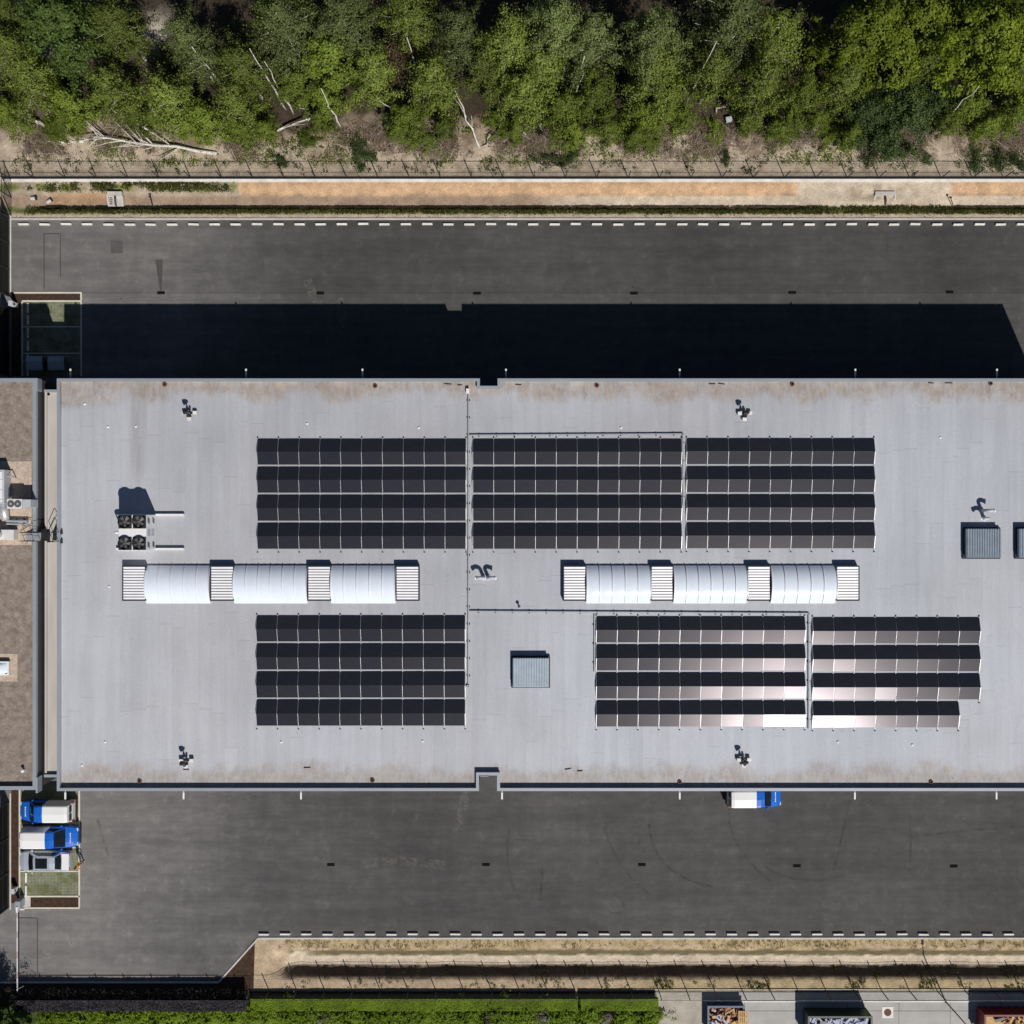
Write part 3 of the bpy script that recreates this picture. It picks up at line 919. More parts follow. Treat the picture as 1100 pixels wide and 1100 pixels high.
# ------------------------------------------------------------------ solar arrays
TILT = math.radians(14.0)
PW, PD, PT = 1.66, 1.055, 0.035
PITX = 22.42 / PXM * (CAM_H - ZR - .15) / CAM_H
PITY = 30.15 / PXM * (CAM_H - ZR - .15) / CAM_H
pmb = MB()
fw = 0.014
pmb.box(-PW / 2, PW / 2, -PD / 2, PD / 2, -PT, 0.0, 0)
pmb.add([(-PW / 2 + fw, -PD / 2 + fw, 0.002), (PW / 2 - fw, -PD / 2 + fw, 0.002), (PW / 2 - fw, PD / 2 - fw, 0.002), (-PW / 2 + fw, PD / 2 - fw, 0.002)], [(0, 1, 2, 3)], 1)
panel_me = bpy.data.meshes.new('solar_panel')
panel_me.from_pydata(pmb.v, [], pmb.f); panel_me.materials.append(MATS['panel_frame']); panel_me.materials.append(MATS['solar_glass'])
panel_me.polygons.foreach_set('material_index', pmb.mi); panel_me.update()
HX = PD / 2 * math.cos(TILT)
HZ = PD / 2 * math.sin(TILT)
Z0 = 0.10


def solar_array(px0, py0, counts, label):
    """px0, py0: photo pixel of the north-west corner; counts: panels in each double row"""
    q = G(px0, py0, ZR + 0.12)
    nmax = max(counts)
    wid = nmax * PITX; dep = len(counts) * PITY
    t = thing('solar_array', (q.x + wid / 2, q.y - dep / 2, ZR), label, 'solar array', 'solar arrays on the warehouse roof')
    ox, oy = q.x - t.location.x, q.y - t.location.y
    for r, n in enumerate(counts):
        yc = oy - r * PITY - 0.02 - 2 * HX - 0.01
        for i in range(n):
            xc = ox + (i + 0.5) * PITX
            for s in (1, -1):          # 1 = faces north, -1 = faces south
                rx = -s * TILT + rng.normal(0, 0.0042)
                inst('solar_panel', panel_me, t, (xc, yc + s * (HX + 0.008), Z0 + HZ),
                     (rx, rng.normal(0, 0.005), rng.normal(0, 0.0015)))
        # ridge and foot rails
        L = n * PITX
        rm = MB()
        rm.box(ox, ox + L, yc - 0.02, yc + 0.02, Z0 + 2 * HZ - 0.10, Z0 + 2 * HZ - 0.055)
        rm.build('ridge_rail', 'galvanised', t, local=True)
        # side plates closing both ends
        for xe in (ox + 0.004, ox + L - 0.004):
            for s in (1, -1):
                pm = MB()
                y1_ = yc + s * 2 * HX
                a = [(xe - .004, yc + s * .02, 0.02), (xe - .004, y1_, 0.02), (xe - .004, y1_, Z0 - 0.05), (xe - .004, yc + s * .02, Z0 + 2 * HZ - 0.06)]
                b_ = [(x + .008, y, z) for x, y, z in a]
                pm.add(a + b_, [(0, 1, 2, 3), (7, 6, 5, 4), (0, 4, 5, 1), (1, 5, 6, 2), (2, 6, 7, 3), (3, 7, 4, 0)])
                pm.build('end_plate', 'aluminium', t, local=True)
    # sloped carrier rails under the panel joints, and base rails
    for i in range(nmax + 1):
        rows_i = [r for r, n in enumerate(counts) if i <= n]
        rm = MB()
        xc = ox + i * PITX
        for r in rows_i:
            yc = oy - r * PITY - 0.02 - 2 * HX - 0.01
            for s in (1, -1):
                ya, yb_ = yc + s * 0.02, yc + s * (2 * HX - 0.01)
                za, zb = Z0 + 2 * HZ - 0.03, Z0 - 0.03
                w_ = 0.020
                vs = [(xc - w_, ya, za), (xc + w_, ya, za), (xc + w_, yb_, zb), (xc - w_, yb_, zb)]
                vs += [(x, y, z - 0.04) for x, y, z in vs]
                rm.add(vs, [(0, 1, 2, 3), (7, 6, 5, 4), (0, 4, 5, 1), (1, 5, 6, 2), (2, 6, 7, 3), (3, 7, 4, 0)])
        yb0 = oy - (rows_i[-1] + 1) * PITY
        rm.box(xc - 0.05, xc + 0.05, yb0 - 0.06, oy + 0.10, 0.004, 0.05)
        rm.build('carrier_rail', 'aluminium', t, local=True)
        for yy in (oy + 0.12, yb0 - 0.08):
            fm = MB(); fm.box(xc - 0.05, xc + 0.05, yy - 0.05, yy + 0.05, 0.003, 0.07); fm.build('rail_foot', 'dark_steel', t, local=True)
    return t


solar_array(276.5, 471.5, [10] * 4, 'large dark solar array left of the cable tray, above the left rooflight strip')
solar_array(508.0, 471.5, [10] * 4, 'middle dark solar array right of the long cable tray, upper row of arrays')
solar_array(737.6, 471.0, [9] * 4, 'nine-panel-wide solar array at the right end of the upper row of arrays')
solar_array(275.6, 661.5, [10] * 4, 'dark solar array below the left rooflight strip')
solar_array(640.6, 662.5, [10] * 4, 'solar array with white sun glare, below the right rooflight strip')
solar_array(873.0, 663.5, [8, 8, 8, 7], 'solar array at lower right with a shorter last row')

# ------------------------------------------------------------------ rooflight strips
def louvre(parent, x0, x1, y0, y1, hz):
    v = MB(); t_ = 0.06
    v.ring([(x0, y0), (x1, y0), (x1, y1), (x0, y1)], [(x0 + t_, y0 + t_), (x1 - t_, y0 + t_), (x1 - t_, y1 - t_), (x0 + t_, y1 - t_)], ZR, ZR + hz - 0.01)
    v.box(x0 + t_, x1 - t_, y0 + t_, y1 - t_, ZR + 0.1, ZR + hz - 0.14)
    vent = v.build('smoke_vent', 'navy_kerb', parent)
    n = 12
    pit = (y1 - y0 - 0.16) / n
    sme_ = None
    for i in range(n):
        yc = y0 + 0.08 + (i + 0.5) * pit
        loc = Vector(((x0 + x1) / 2, yc, ZR + hz - 0.05)) - W[parent]
        if sme_ is None:
            s = MB(); hx = (x1 - x0) / 2 - 0.09; hy = pit * 0.40
            s.add([(-hx, -hy, -.03), (hx, -hy, -.03), (hx, hy, .045), (-hx, hy, .045), (-hx, -hy, -.05), (hx, -hy, -.05), (hx, hy, .025), (-hx, hy, .025)],
                  [(0, 1, 2, 3), (7, 6, 5, 4), (0, 4, 5, 1), (1, 5, 6, 2), (2, 6, 7, 3), (3, 7, 4, 0)])
            o = s.build('slat', 'slat_white', vent, local=True); o.location = loc; sme_ = o.data
        else:
            inst('slat', sme_, vent, loc)


def vault(parent, x0, x1, y0, y1, n):
    kz = 0.18; rise = 0.62
    kb = MB(); kb.box(x0, x1, y0 + 0.05, y1 - 0.05, ZR, ZR + kz)
    v = kb.build('barrel_vault', 'slat_white', parent)
    yc, hw = (y0 + y1) / 2, (y1 - y0) / 2
    R = (hw * hw + rise * rise) / (2 * rise)
    a0 = math.asin(hw / R)
    seg = 14
    prof = lambda rr: [(yc + rr * math.sin(a), ZR + kz + rr * math.cos(a) - (R - rise)) for a in np.linspace(-a0, a0, seg + 1)]
    wd = (x1 - x0) / n
    for i in range(n):
        pm = MB()
        xa, xb = x0 + i * wd + 0.02, x0 + (i + 1) * wd - 0.02
        vs, fs = [], []
        bul = []
        for (y, z) in prof(R):
            vs += [(xa, y, z - 0.02), ((xa + xb) / 2, y, z + 0.012), (xb, y, z - 0.02)]
        for k in range(seg):
            fs += [(3 * k, 3 * k + 1, 3 * k + 4, 3 * k + 3), (3 * k + 1, 3 * k + 2, 3 * k + 5, 3 * k + 4)]
        pm.add(vs, fs)
        pm.build('vault_sheet', 'opal_sheet', v, smooth=True)
    for i in range(n + 1):
        xr = x0 + i * wd
        rm = MB(); vs, fs = [], []
        for (y, z) in prof(R):
            vs += [(xr - 0.028, y, z - 0.01), (xr + 0.028, y, z - 0.01), (xr + 0.028, y, z + 0.055), (xr - 0.028, y, z + 0.055)]
        for k in range(seg):
            for a, b_ in ((3, 2), (2, 1), (0, 3), (1, 0)):
                fs.append((4 * k + a, 4 * k + b_, 4 * k + 4 + b_, 4 * k + 4 + a))
        rm.add(vs, fs); rm.build('rib', 'slat_white', v)
    # end caps
    for xe in (x0 + 0.01, x1 - 0.01):
        em = MB(); pr = prof(R - 0.02)
        em.add([(xe, y, z) for y, z in pr], [tuple(range(len(pr)))]); em.build('end_cap', 'grey_white', v)


def rooflight(segs, label):
    zt = ZR + 0.45
    xa, xb = GX(segs[0][1], zt), GX(segs[-1][2], zt)
    t = thing('rooflight_strip', ((xa + xb) / 2, GY(627, ZR), ZR), label, 'rooflight', 'rooflight strips')
    for kind, p0, p1, n in segs:
        if kind == 'v':
            vault(t, GX(p0, ZR + .3) + 0.02, GX(p1, ZR + .3) - 0.02, GY(648.0, ZR), GY(607.4, ZR), n)
        else:
            louvre(t, GX(p0, zt), GX(p1, zt), GY(645.4, zt), GY(607.6, zt), 0.55)
    return t


rooflight([('l', 131.6, 157, 0), ('v', 157, 226, 5), ('l', 226, 251.6, 0), ('v', 251.6, 330.3, 6), ('l', 330.3, 355.8, 0), ('v', 355.8, 425, 5), ('l', 425, 450.5, 0)],
          'left white rooflight strip of three barrel vaults and slatted smoke vents')
rooflight([('l', 604.8, 629.8, 0), ('v', 629.8, 699, 5), ('l', 699, 723.4, 0), ('v', 723.4, 802.6, 6), ('l', 802.6, 827.8, 0), ('v', 827.8, 898, 5), ('l', 898, 923, 0)],
          'right white rooflight strip of three barrel vaults and slatted smoke vents')

# ------------------------------------------------------------------ chiller
zt = ZR + 2.45
cx0, cx1, cy0, cy1 = GX(127.2, zt), GX(157.0, zt), GY(591.5, zt), GY(553, zt)
ch = thing('chiller_unit', ((cx0 + cx1) / 2, (cy0 + cy1) / 2, ZR), 'tall pale chiller with four dark fans standing on the left of the grey roof', 'chiller')
mb = MB(); mb.box(cx0, cx1, cy0, cy1, ZR + 0.28, zt); body = mb.build('casing', 'white_paint', ch, bevel=0.03)
w_ = cx1 - cx0; h_ = cy1 - cy0
fx = [cx0 + w_ * 0.245, cx0 + w_ * 0.76]
fy = [cy0 + h_ * 0.20, cy0 + h_ * 0.80]
for ix, x in enumerate(fx):
    for iy, y in enumerate(fy):
        f = MB()
        n = 20; r = 0.53
        ring_o = [(x + r * math.cos(2 * math.pi * k / n), y + r * math.sin(2 * math.pi * k / n)) for k in range(n)]
        ring_i = [(x + (r - .05) * math.cos(2 * math.pi * k / n), y + (r - .05) * math.sin(2 * math.pi * k / n)) for k in range(n)]
        f.box(x - 0.52, x + 0.52, y - 0.52, y + 0.52, zt, zt + 0.03)
        f.ring(ring_o, ring_i, zt + 0.03, zt + 0.20)
        fo = f.build('fan', 'black_plastic', ch)
        bl = MB()
        for k in range(5):
            a = 2 * math.pi * k / 5 + ix + iy
            ca_, sa_ = math.cos(a), math.sin(a)
            pts = [(0.10, -0.05, .08), (0.46, -0.14, .06), (0.46, 0.12, .13), (0.10, 0.05, .12)]
            bl.add([(x + px_ * ca_ - py_ * sa_, y + px_ * sa_ + py_ * ca_, zt + pz) for px_, py_, pz in pts], [(0, 1, 2, 3)])
        bl.build('fan_blade', 'bin_grey', fo)
        hb = MB(); hb.tube([(x, y, zt + .04), (x, y, zt + .16)], .10, 10); hb.build('fan_hub', 'rim', fo)
for k, yc in enumerate((cy0 + h_ * .16, cy0 + h_ * .84)):      # coil openings on the sunlit end
    for q_, sg in enumerate((1, -1)):
        zc = ZR + 1.35 + .55 * sg
        lm = MB(); lm.add([(cx1 + .006, yc - .30, zc - .24), (cx1 + .006, yc + .14, zc - .24), (cx1 + .006, yc + .30, zc + .24), (cx1 + .006, yc - .14, zc + .24)], [(0, 1, 2, 3)])
        lm.build('vent_grille', 'bin_grey', ch)
for k in range(2):
    lm = MB(); lm.box(cx1, cx1 + .012, cy0 + h_ * .40, cy0 + h_ * .60, ZR + .6 + k * .9, ZR + 1.3 + k * .9); lm.build('access_panel', 'grey_white', ch)
for py in (551.6, 588.2):
    y = GY(py, ZR)
    lm = MB(); lm.box(GX(126, ZR), GX(198.5, ZR), y - 0.19, y - 0.03, ZR, ZR + 0.28); lm.build('support_beam', 'white_paint', ch)
for xx in (cx0 + .15, (cx0 + cx1) / 2, cx1 - .15):
    lm = MB(); lm.box(xx - .08, xx + .08, GY(588.2, ZR) - .1, GY(551.6, ZR) - .1, ZR + .2, ZR + .30); lm.build('cross_beam', 'galvanised', ch)
lm = MB(); lm.tube([(cx0 + .1, cy0 + h_ * .50, ZR + 2.0), (cx0 - .38, cy0 + h_ * .50, ZR + 2.0), (cx0 - .48, cy0 + h_ * .50, ZR + 1.9), (cx0 - .48, cy0 + h_ * .50, ZR)], .10, 8)
lm.build('pipe', 'white_paint', ch)
lm = MB(); lm.tube([(cx0 + .1, cy0 + h_ * .40, ZR + 1.5), (cx0 - .30, cy0 + h_ * .40, ZR + 1.5), (cx0 - .34, cy0 + h_ * .40, ZR)], .06, 8)
lm.build('pipe', 'grey_white', ch)

# ------------------------------------------------------------------ roof hatches
def hatch(px0, px1, py0, py1, mat, label, hz=0.62):
    zt = ZR + hz
    x0, x1, y0, y1 = GX(px0, zt), GX(px1, zt), GY(py1, zt), GY(py0, zt)
    t = thing('roof_hatch', ((x0 + x1) / 2, (y0 + y1) / 2, ZR), label, 'roof hatch', 'ribbed box hatches')
    k = 0.12
    MB().box(x0 - k, x1 + k, y0 - k, y1 + k, ZR, ZR + 0.20).build('base_frame', 'navy_kerb', t)
    MB().box(x0 + .02, x1 - .02, y0 + .02, y1 - .02, ZR + .2, zt - .05).build('upstand', 'hatch_cover_grey', t)
    MB().box(x0, x1, y0, y1, zt - .05, zt).build('cover', mat, t)
    n = 14; pw = (x1 - x0) / n
    rb = MB(); rb.box(-pw * .22, pw * .22, -(y1 - y0) / 2 + .04, (y1 - y0) / 2 - .04, 0, .05)
    me_ = None
    for i in range(n):
        loc = Vector((x0 + (i + .5) * pw, (y0 + y1) / 2, zt)) - W[t]
        if me_ is None:
            o = rb.build('cover_rib', mat, t, local=True); o.location = loc; me_ = o.data
        else:
            inst('cover_rib', me_, t, loc)
    return t


hatch(551, 589.5, 707, 738.2, 'hatch_cover', 'pale blue ribbed roof hatch standing between the lower solar arrays')
hatch(1038.5, 1075.6, 568, 599, 'hatch_cover_grey', 'grey-blue ribbed roof hatch at the right, fully in view')
hatch(1095, 1131, 568, 599, 'hatch_cover_grey', 'grey-blue ribbed roof hatch cut off by the right edge of the photo')

# ------------------------------------------------------------------ gooseneck vents
def gooseneck(px, py, dirx, label):
    q = G(px, py, ZR)
    t = thing('gooseneck_vent', q, label, 'roof vent', 'gooseneck roof vents')
    MB().tube([(0, 0, 0), (0, 0, .06), (0, 0, .10)], [.26, .24, .13], 12).build('flange', 'grey_white', t, local=True)
    pts = [(0, 0, .05), (0, 0, .72)]
    for a in np.linspace(20, 110, 5):
        r = .28
        pts.append((dirx * (r - r * math.cos(math.radians(a))), 0, .72 + r * math.sin(math.radians(a))))
    ex = pts[-1]
    pts.append((ex[0] + dirx * .16, 0, ex[2] - .10))
    MB().tube(pts, .14, 10).build('pipe', 'grey_white', t, smooth=True, local=True)
    MB().tube([pts[-1], (pts[-1][0] + dirx * .10, 0, pts[-1][2] - .04)], [.16, .165], 10).build('hood', 'white_paint', t, local=True)
    return t


gooseneck(519.5, 620.0, -1, 'left of the two gooseneck vents between the rooflight strips')
gooseneck(524.5, 620.0, 1, 'right of the two gooseneck vents between the rooflight strips')
gooseneck(1057.0, 557.0, -1, 'lower gooseneck vent of the pair above the right roof hatches')
gooseneck(1054.5, 548.5, 1, 'upper gooseneck vent of the pair above the right roof hatches')
q = G(557.5, 651, ZR)
t = thing('vent_pipe', q, 'lone short vent pipe below the two gooseneck vents', 'vent pipe')
MB().tube([(0, 0, 0), (0, 0, .34)], .06, 8).build('pipe', 'grey_white', t, local=True)
MB().tube([(0, 0, .34), (0, 0, .40), (0, 0, .46)], [.13, .13, .03], 10).build('rain_cap', 'bin_grey', t, local=True)


# ------------------------------------------------------------------ small ballasted masts
def mast(px, py, lab):
    q = G(px, py, ZR)
    t = thing('camera_mast', q, lab, 'mast', 'ballasted masts on the roof')
    t.scale = (1.3, 1.3, 1.3)
    MB().box(-.42, .42, -.05, .05, .0, .08).build('foot_bar', 'dark_steel', t, local=True)
    MB().box(-.05, .05, -.42, .38, .08, .15).build('foot_bar', 'dark_steel', t, local=True)
    for (x, y) in ((.34, .02), (-.30, 0), (0, -.36)):
        MB().cbox((x, y, .20), (.24, .20, .13)).build('ballast_block', 'white_concrete', t, local=True)
    MB().tube([(0, 0, .1), (0, 0, .85)], .035, 8).build('post', 'galvanised', t, local=True)
    MB().tube([(-.14, 0, .80), (.05, 0, .86), (.16, 0, .88)], [.15, .12, .05], 10).build('head', 'black_plastic', t, local=True)
    MB().tube([(0, -.02, .60), (0, -.20, .56), (0, -.22, .5)], [.05, .08, .09], 8).build('head', 'dark_steel', t, local=True)


mast(204.5, 444, 'dark ballasted mast near the upper left corner of the grey roof')
mast(799, 444.5, 'dark ballasted mast near the upper edge, above the third solar array')
mast(201, 816.5, 'dark ballasted mast near the lower left corner of the grey roof')
mast(798, 815.5, 'dark ballasted mast below the glaring solar array near the lower edge')


# ------------------------------------------------------------------ cable trays
def tray(pts, label, w=0.10, feet=1.35):
    P = [G(px, py, ZR) for px, py in pts]
    c = sum(P, Vector((0, 0, 0))) / len(P)
    t = thing('cable_tray', (c.x, c.y, ZR), label, 'cable tray', 'cable trays on the roof')
    for a, b_ in zip(P[:-1], P[1:]):
        d_ = (b_ - a); L = d_.length; ang = math.atan2(d_.y, d_.x); mid = (a + b_) / 2
        tm = MB(); tm.cbox((mid.x, mid.y, ZR + .135), (L + w, w, .07), 0, ang); tm.build('tray_cover', 'galvanised', t)
        n = max(1, int(L / feet))
        for i in range(n):
            p_ = a + d_ * ((i + .5) / n)
            fm = MB(); fm.cbox((p_.x, p_.y, ZR + .055), (.10, .26, .10), 0, ang); fm.build('tray_foot', 'black_plastic', t)


tray([(503.3, 421), (503.3, 735), (500.5, 738)], 'long upright cable tray running down the middle of the roof')
tray([(505, 467.6), (733.2, 466.2), (733.6, 543)], 'cable tray bending round the top right of the middle upper array', .09)
tray([(505, 656.6), (868.5, 659), (868.5, 783)], 'cable tray running above the glaring lower array and down its right side', .09)
tray([(638.6, 661), (638.6, 722)], 'short cable tray along the left end of the glaring lower array', .08)
q = G(502.5, 420, ZR)
t = thing('cable_entry', q, 'small white cable entry hood at the top of the long tray', 'cable hood')
MB().box(-.12, .12, -.22, .16, 0, .30).build('hood', 'white_paint', t, local=True)
MB().tube([(0, .10, .15), (0, .34, .12), (0, .42, 0)], .05, 8).build('conduit', 'dark_steel', t, local=True)


# ------------------------------------------------------------------ wall lamps
def wall_lamp(px, s, lab, grp):
    z = 8.1
    y0 = yN if s > 0 else yS
    x = GX(px, z)
    t = thing('wall_lamp', (x, y0, z), lab, 'wall lamp', grp)
    MB().box(-.10, .10, min(0, -s * .05), max(0, -s * .05), -.15, .15).build('bracket', 'galvanised', t, local=True)
    MB().tube([(0, -s * .03, 0), (0, s * .35, .06)], .035, 8).build('arm', 'white_paint', t, local=True)
    MB().cbox((0, s * .62, .06), (.14, .56, .07)).build('lamp_head', 'white_paint', t, local=True, bevel=.015)


for i, px in enumerate((76, 264.5, 389.5, 543.5, 730, 918.5, 1070.5)):
    wall_lamp(px, 1, 'wall lamp over the shaded road, %s from the left on the upper roof edge' % ordinal(i), 'wall lamps on the upper front')
for i, px in enumerate((70.5, 197.5, 323.5, 539.3, 730, 918, 1070)):
    wall_lamp(px, -1, 'white wall lamp over the yard, %s from the left on the lower roof edge' % ordinal(i), 'wall lamps on the lower front')

# ------------------------------------------------------------------ western roof plant
ZB_ = ZB + .035


def plant_box(name, px0, px1, py0, py1, hz, mat, label, cat, extra=None):
    zt = ZB_ + hz
    x0, x1, y0, y1 = GX(px0, zt), GX(px1, zt), GY(py1, zt), GY(py0, zt)
    t = thing(name, ((x0 + x1) / 2, (y0 + y1) / 2, ZB_), label, cat)
    MB().box(x0, x1, y0, y1, ZB_ + .12, zt).build('casing', mat, t, bevel=.02)
    for xx in (x0 + .1, x1 - .1):
        MB().box(xx - .06, xx + .06, y0, y1, ZB_, ZB_ + .12).build('skid', 'galvanised', t)
    return t, (x0, x1, y0, y1, zt)


t, (x0, x1, y0, y1, zt) = plant_box('air_handling_unit', -45, 4.5, 504.5, 541, 1.15, 'grey_white', 'white air handling unit cut off by the left edge of the photo', 'air handler')
MB().box(x0 + .1, GX(2.5, zt), y0 + .15, y1 - .15, zt, zt + .05).build('top_panel', 'white_paint', t)
for k in range(3):
    MB().box(x0 + .1, GX(2.5, zt + .05), y0 + .3 + k * .8, y0 + .33 + k * .8, zt + .05, zt + .07).build('panel_seam', 'grey_white', t)
MB().tube([(x1 - .1, y0 + 2.2, zt - 0.5), (x1 + .35, y0 + 2.2, zt - .5), (x1 + .4, y0 + 2.1, ZB_)], .05, 8).build('duct', 'galvanised', t)
MB().tube([(GX(-3, zt), y0 + .1, ZB_ + .5), (GX(0, zt), y0 - .5, ZB_ + .5), (GX(1.5, zt), y0 - 1.3, ZB_ + .45)], [.34, .34, .3], 12).build('duct', 'aluminium', t, smooth=True)
t, (x0, x1, y0, y1, zt) = plant_box('condenser_unit', 7.2, 23.4, 536, 546.5, 1.5, 'warm_white_metal', 'small beige condenser with two round fans on the pale gravel', 'condenser')
for xc in (x0 + (x1 - x0) * .28, x0 + (x1 - x0) * .74):
    yc = (y0 + y1) / 2
    fo = MB().tube([(xc, yc, zt - .02), (xc, yc, zt + .04)], .28, 14).build('fan_guard', 'bin_grey', t)
    MB().tube([(xc, yc, zt + .04), (xc, yc, zt + .06)], .08, 8).build('hub', 'grey_white', fo)
t, (x0, x1, y0, y1, zt) = plant_box('service_box', 24.2, 32.8, 536.5, 545, 1.4, 'grey_white', 'low grey box beside the twin-fan condenser', 'service box')
t, (x0, x1, y0, y1, zt) = plant_box('extract_unit', -20, 14.6, 569, 580, 0.8, 'warm_white_metal', 'low pale unit at the left edge below the pipe run', 'roof unit')
MB().tube([((x1 - 1.2), (y0 + y1) / 2, zt), ((x1 - 1.2), (y0 + y1) / 2, zt + .35), ((x1 - 1.2), (y0 + y1) / 2, zt + .5)], [.32, .32, .2], 12).build('cowl', 'aluminium', t)
qa, qb = G(7, 559.5, ZB_ + .3), G(30, 560, ZB_ + .3)
t = thing('pipe_run', ((qa.x + qb.x) / 2, qa.y, ZB_), 'dark insulated pipe run from the roof units to the parapet', 'pipe')
MB().tube([qa, qb], .11, 8).build('pipe', 'coping', t); MB().tube([qa + Vector((0, -.24, 0)), qb + Vector((0, -.24, 0))], .08, 8).build('pipe', 'galvanised', t)
for k in range(3):
    x = qa.x + (qb.x - qa.x) * (k + .3) / 3
    MB().box(x - .05, x + .05, qa.y - .4, qa.y + .2, ZB_, ZB_ + .2).build('support', 'dark_steel', t)
t, (x0, x1, y0, y1, zt) = plant_box('dome_skylight', -22, 9.2, 710.5, 725.5, .35, 'white_paint', 'white framed skylight cut off by the left edge on the brown roof', 'skylight')
n = 8
dm = MB(); vs, fs = [], []
for j in range(n + 1):
    for i in range(n + 1):
        u, v = i / n, j / n
        vs.append((x0 + .12 + (x1 - x0 - .24) * u, y0 + .12 + (y1 - y0 - .24) * v, zt + .22 * (16 * u * (1 - u) * v * (1 - v)) ** .5))
for j in range(n):
    for i in range(n):
        fs.append((j * (n + 1) + i, j * (n + 1) + i + 1, (j + 1) * (n + 1) + i + 1, (j + 1) * (n + 1) + i))
dm.add(vs, fs).build('dome', 'opal_sheet', t, smooth=True)

# crossover ladder between the two roofs
qa = G(31, 575, ZBP)
cr = thing('crossover_ladder', (GX(50, 9.1), qa.y, ZL), 'black steel crossover with handrails bridging the gap between the two roofs', 'roof ladder')
yA_, yB_ = GY(581, 9.15), GY(572, 9.15)


def rail(pts, r=.022, name='handrail', mat='dark_steel'):
    MB().tube(pts, r, 6).build(name, mat, cr)


xa = GX(27, ZB); xb = GX(36, 9.2); xc = GX(44, 9.2); xd = GX(52, ZL)
for yy in (yA_, yB_):
    rail([(xa, yy, ZB), (xa, yy, ZB + 1.0), (xb, yy, 10.2), (xc, yy, 10.2), (xd, yy, ZL + 1.0), (xd, yy, ZL)])
    rail([(xb, yy, 9.15), (xb, yy, 10.2)]); rail([(xc, yy, 9.15), (xc, yy, 10.2)])
    rail([(xa, yy, ZB + .5), (xb, yy, 9.65), (xc, yy, 9.65), (xd, yy, ZL + .5)], .018)
    rail([(xa, yy, ZB), (xb, yy, 9.15), (xc, yy, 9.15), (xd, yy, ZL)], .035, 'stringer')
dk = MB()
for k in range(6):
    x = xb + (xc - xb) * (k + .5) / 6
    dk = MB(); dk.box(x - .05, x + .04, yA_, yB_, 9.15, 9.18); dk.build('deck_slat', 'galvanised', cr)
for k in range(3):
    f = (k + 1) / 4
    MB().cbox((xa + (xb - xa) * f, (yA_ + yB_) / 2, ZB + (9.15 - ZB) * f), (.16, yB_ - yA_, .03)).build('tread', 'galvanised', cr)
    MB().cbox((xc + (xd - xc) * f, (yA_ + yB_) / 2, 9.15 + (ZL - 9.15) * f), (.16, yB_ - yA_, .03)).build('tread', 'dark_steel', cr)
# second short ladder from the link roof up to the hall
cr = thing('roof_step_ladder', (xW, (yA_ + yB_) / 2, ZL), 'small black step ladder from the beige link roof onto the grey roof', 'roof ladder')
xe, xf = GX(57, ZL), GX(65.5, ZR)
for yy in (yA_ - .05, yB_ + .02):
    rail([(xe, yy, ZL), (xe, yy, ZL + 1.0), (xW + .1, yy, ZP + 1.05), (xf, yy, ZP + 1.05), (xf, yy, ZR)], .025)
    rail([(xe, yy, ZL + .5), (xW + .1, yy, ZP + .5), (xf, yy, ZP + .5)], .018)
    MB().cbox((xf, yy, ZR + .12), (.30, .34, .24)).build('ballast_block', 'black_plastic', cr)
for k in range(4):
    f = (k + .5) / 4
    MB().cbox((xe + (xW - xe) * f, (yA_ + yB_) / 2, ZL + (ZP - ZL) * f), (.12, yB_ - yA_, .03)).build('tread', 'dark_steel', cr)
MB().cbox((GX(52.5, ZL), (yA_ + yB_) / 2, ZL + .05), (.22, 1.0, .08)).build('landing_mat', 'black_plastic', cr)

# ------------------------------------------------------------------ leaf tools
def leaf_quads(cen, size, r, up=0.5, aspect=0.6, out=None):
    """cen (n,3) -> verts, quads of small rhombic leaf cards"""
    n = len(cen)
    nrm = r.normal(size=(n, 3)) * (.55 if out is not None else 1.0); nrm[:, 2] = nrm[:, 2] + up * (1.0 if out is not None else 1.6)
    if out is not None: nrm = nrm + out * 1.1
    nrm /= np.linalg.norm(nrm, axis=1)[:, None]
    t = r.normal(size=(n, 3)); u = np.cross(nrm, t); u /= np.linalg.norm(u, axis=1)[:, None]
    v = np.cross(nrm, u)
    s = size * r.uniform(0.6, 1.4, n)[:, None]
    fold = nrm * s * 0.18
    vs = np.stack([cen - u * s * .5, cen - v * s * .5 * aspect + fold, cen + u * s * .5, cen + v * s * .5 * aspect + fold], 1).reshape(-1, 3)
    return vs, np.arange(4 * n).reshape(-1, 4)


def link_mesh(name, me_, parent=None, loc=(0, 0, 0)):
    o = bpy.data.objects.new(name, me_); COL.objects.link(o); o.parent = parent; o.location = loc; W[o] = Vector(loc)
    return o


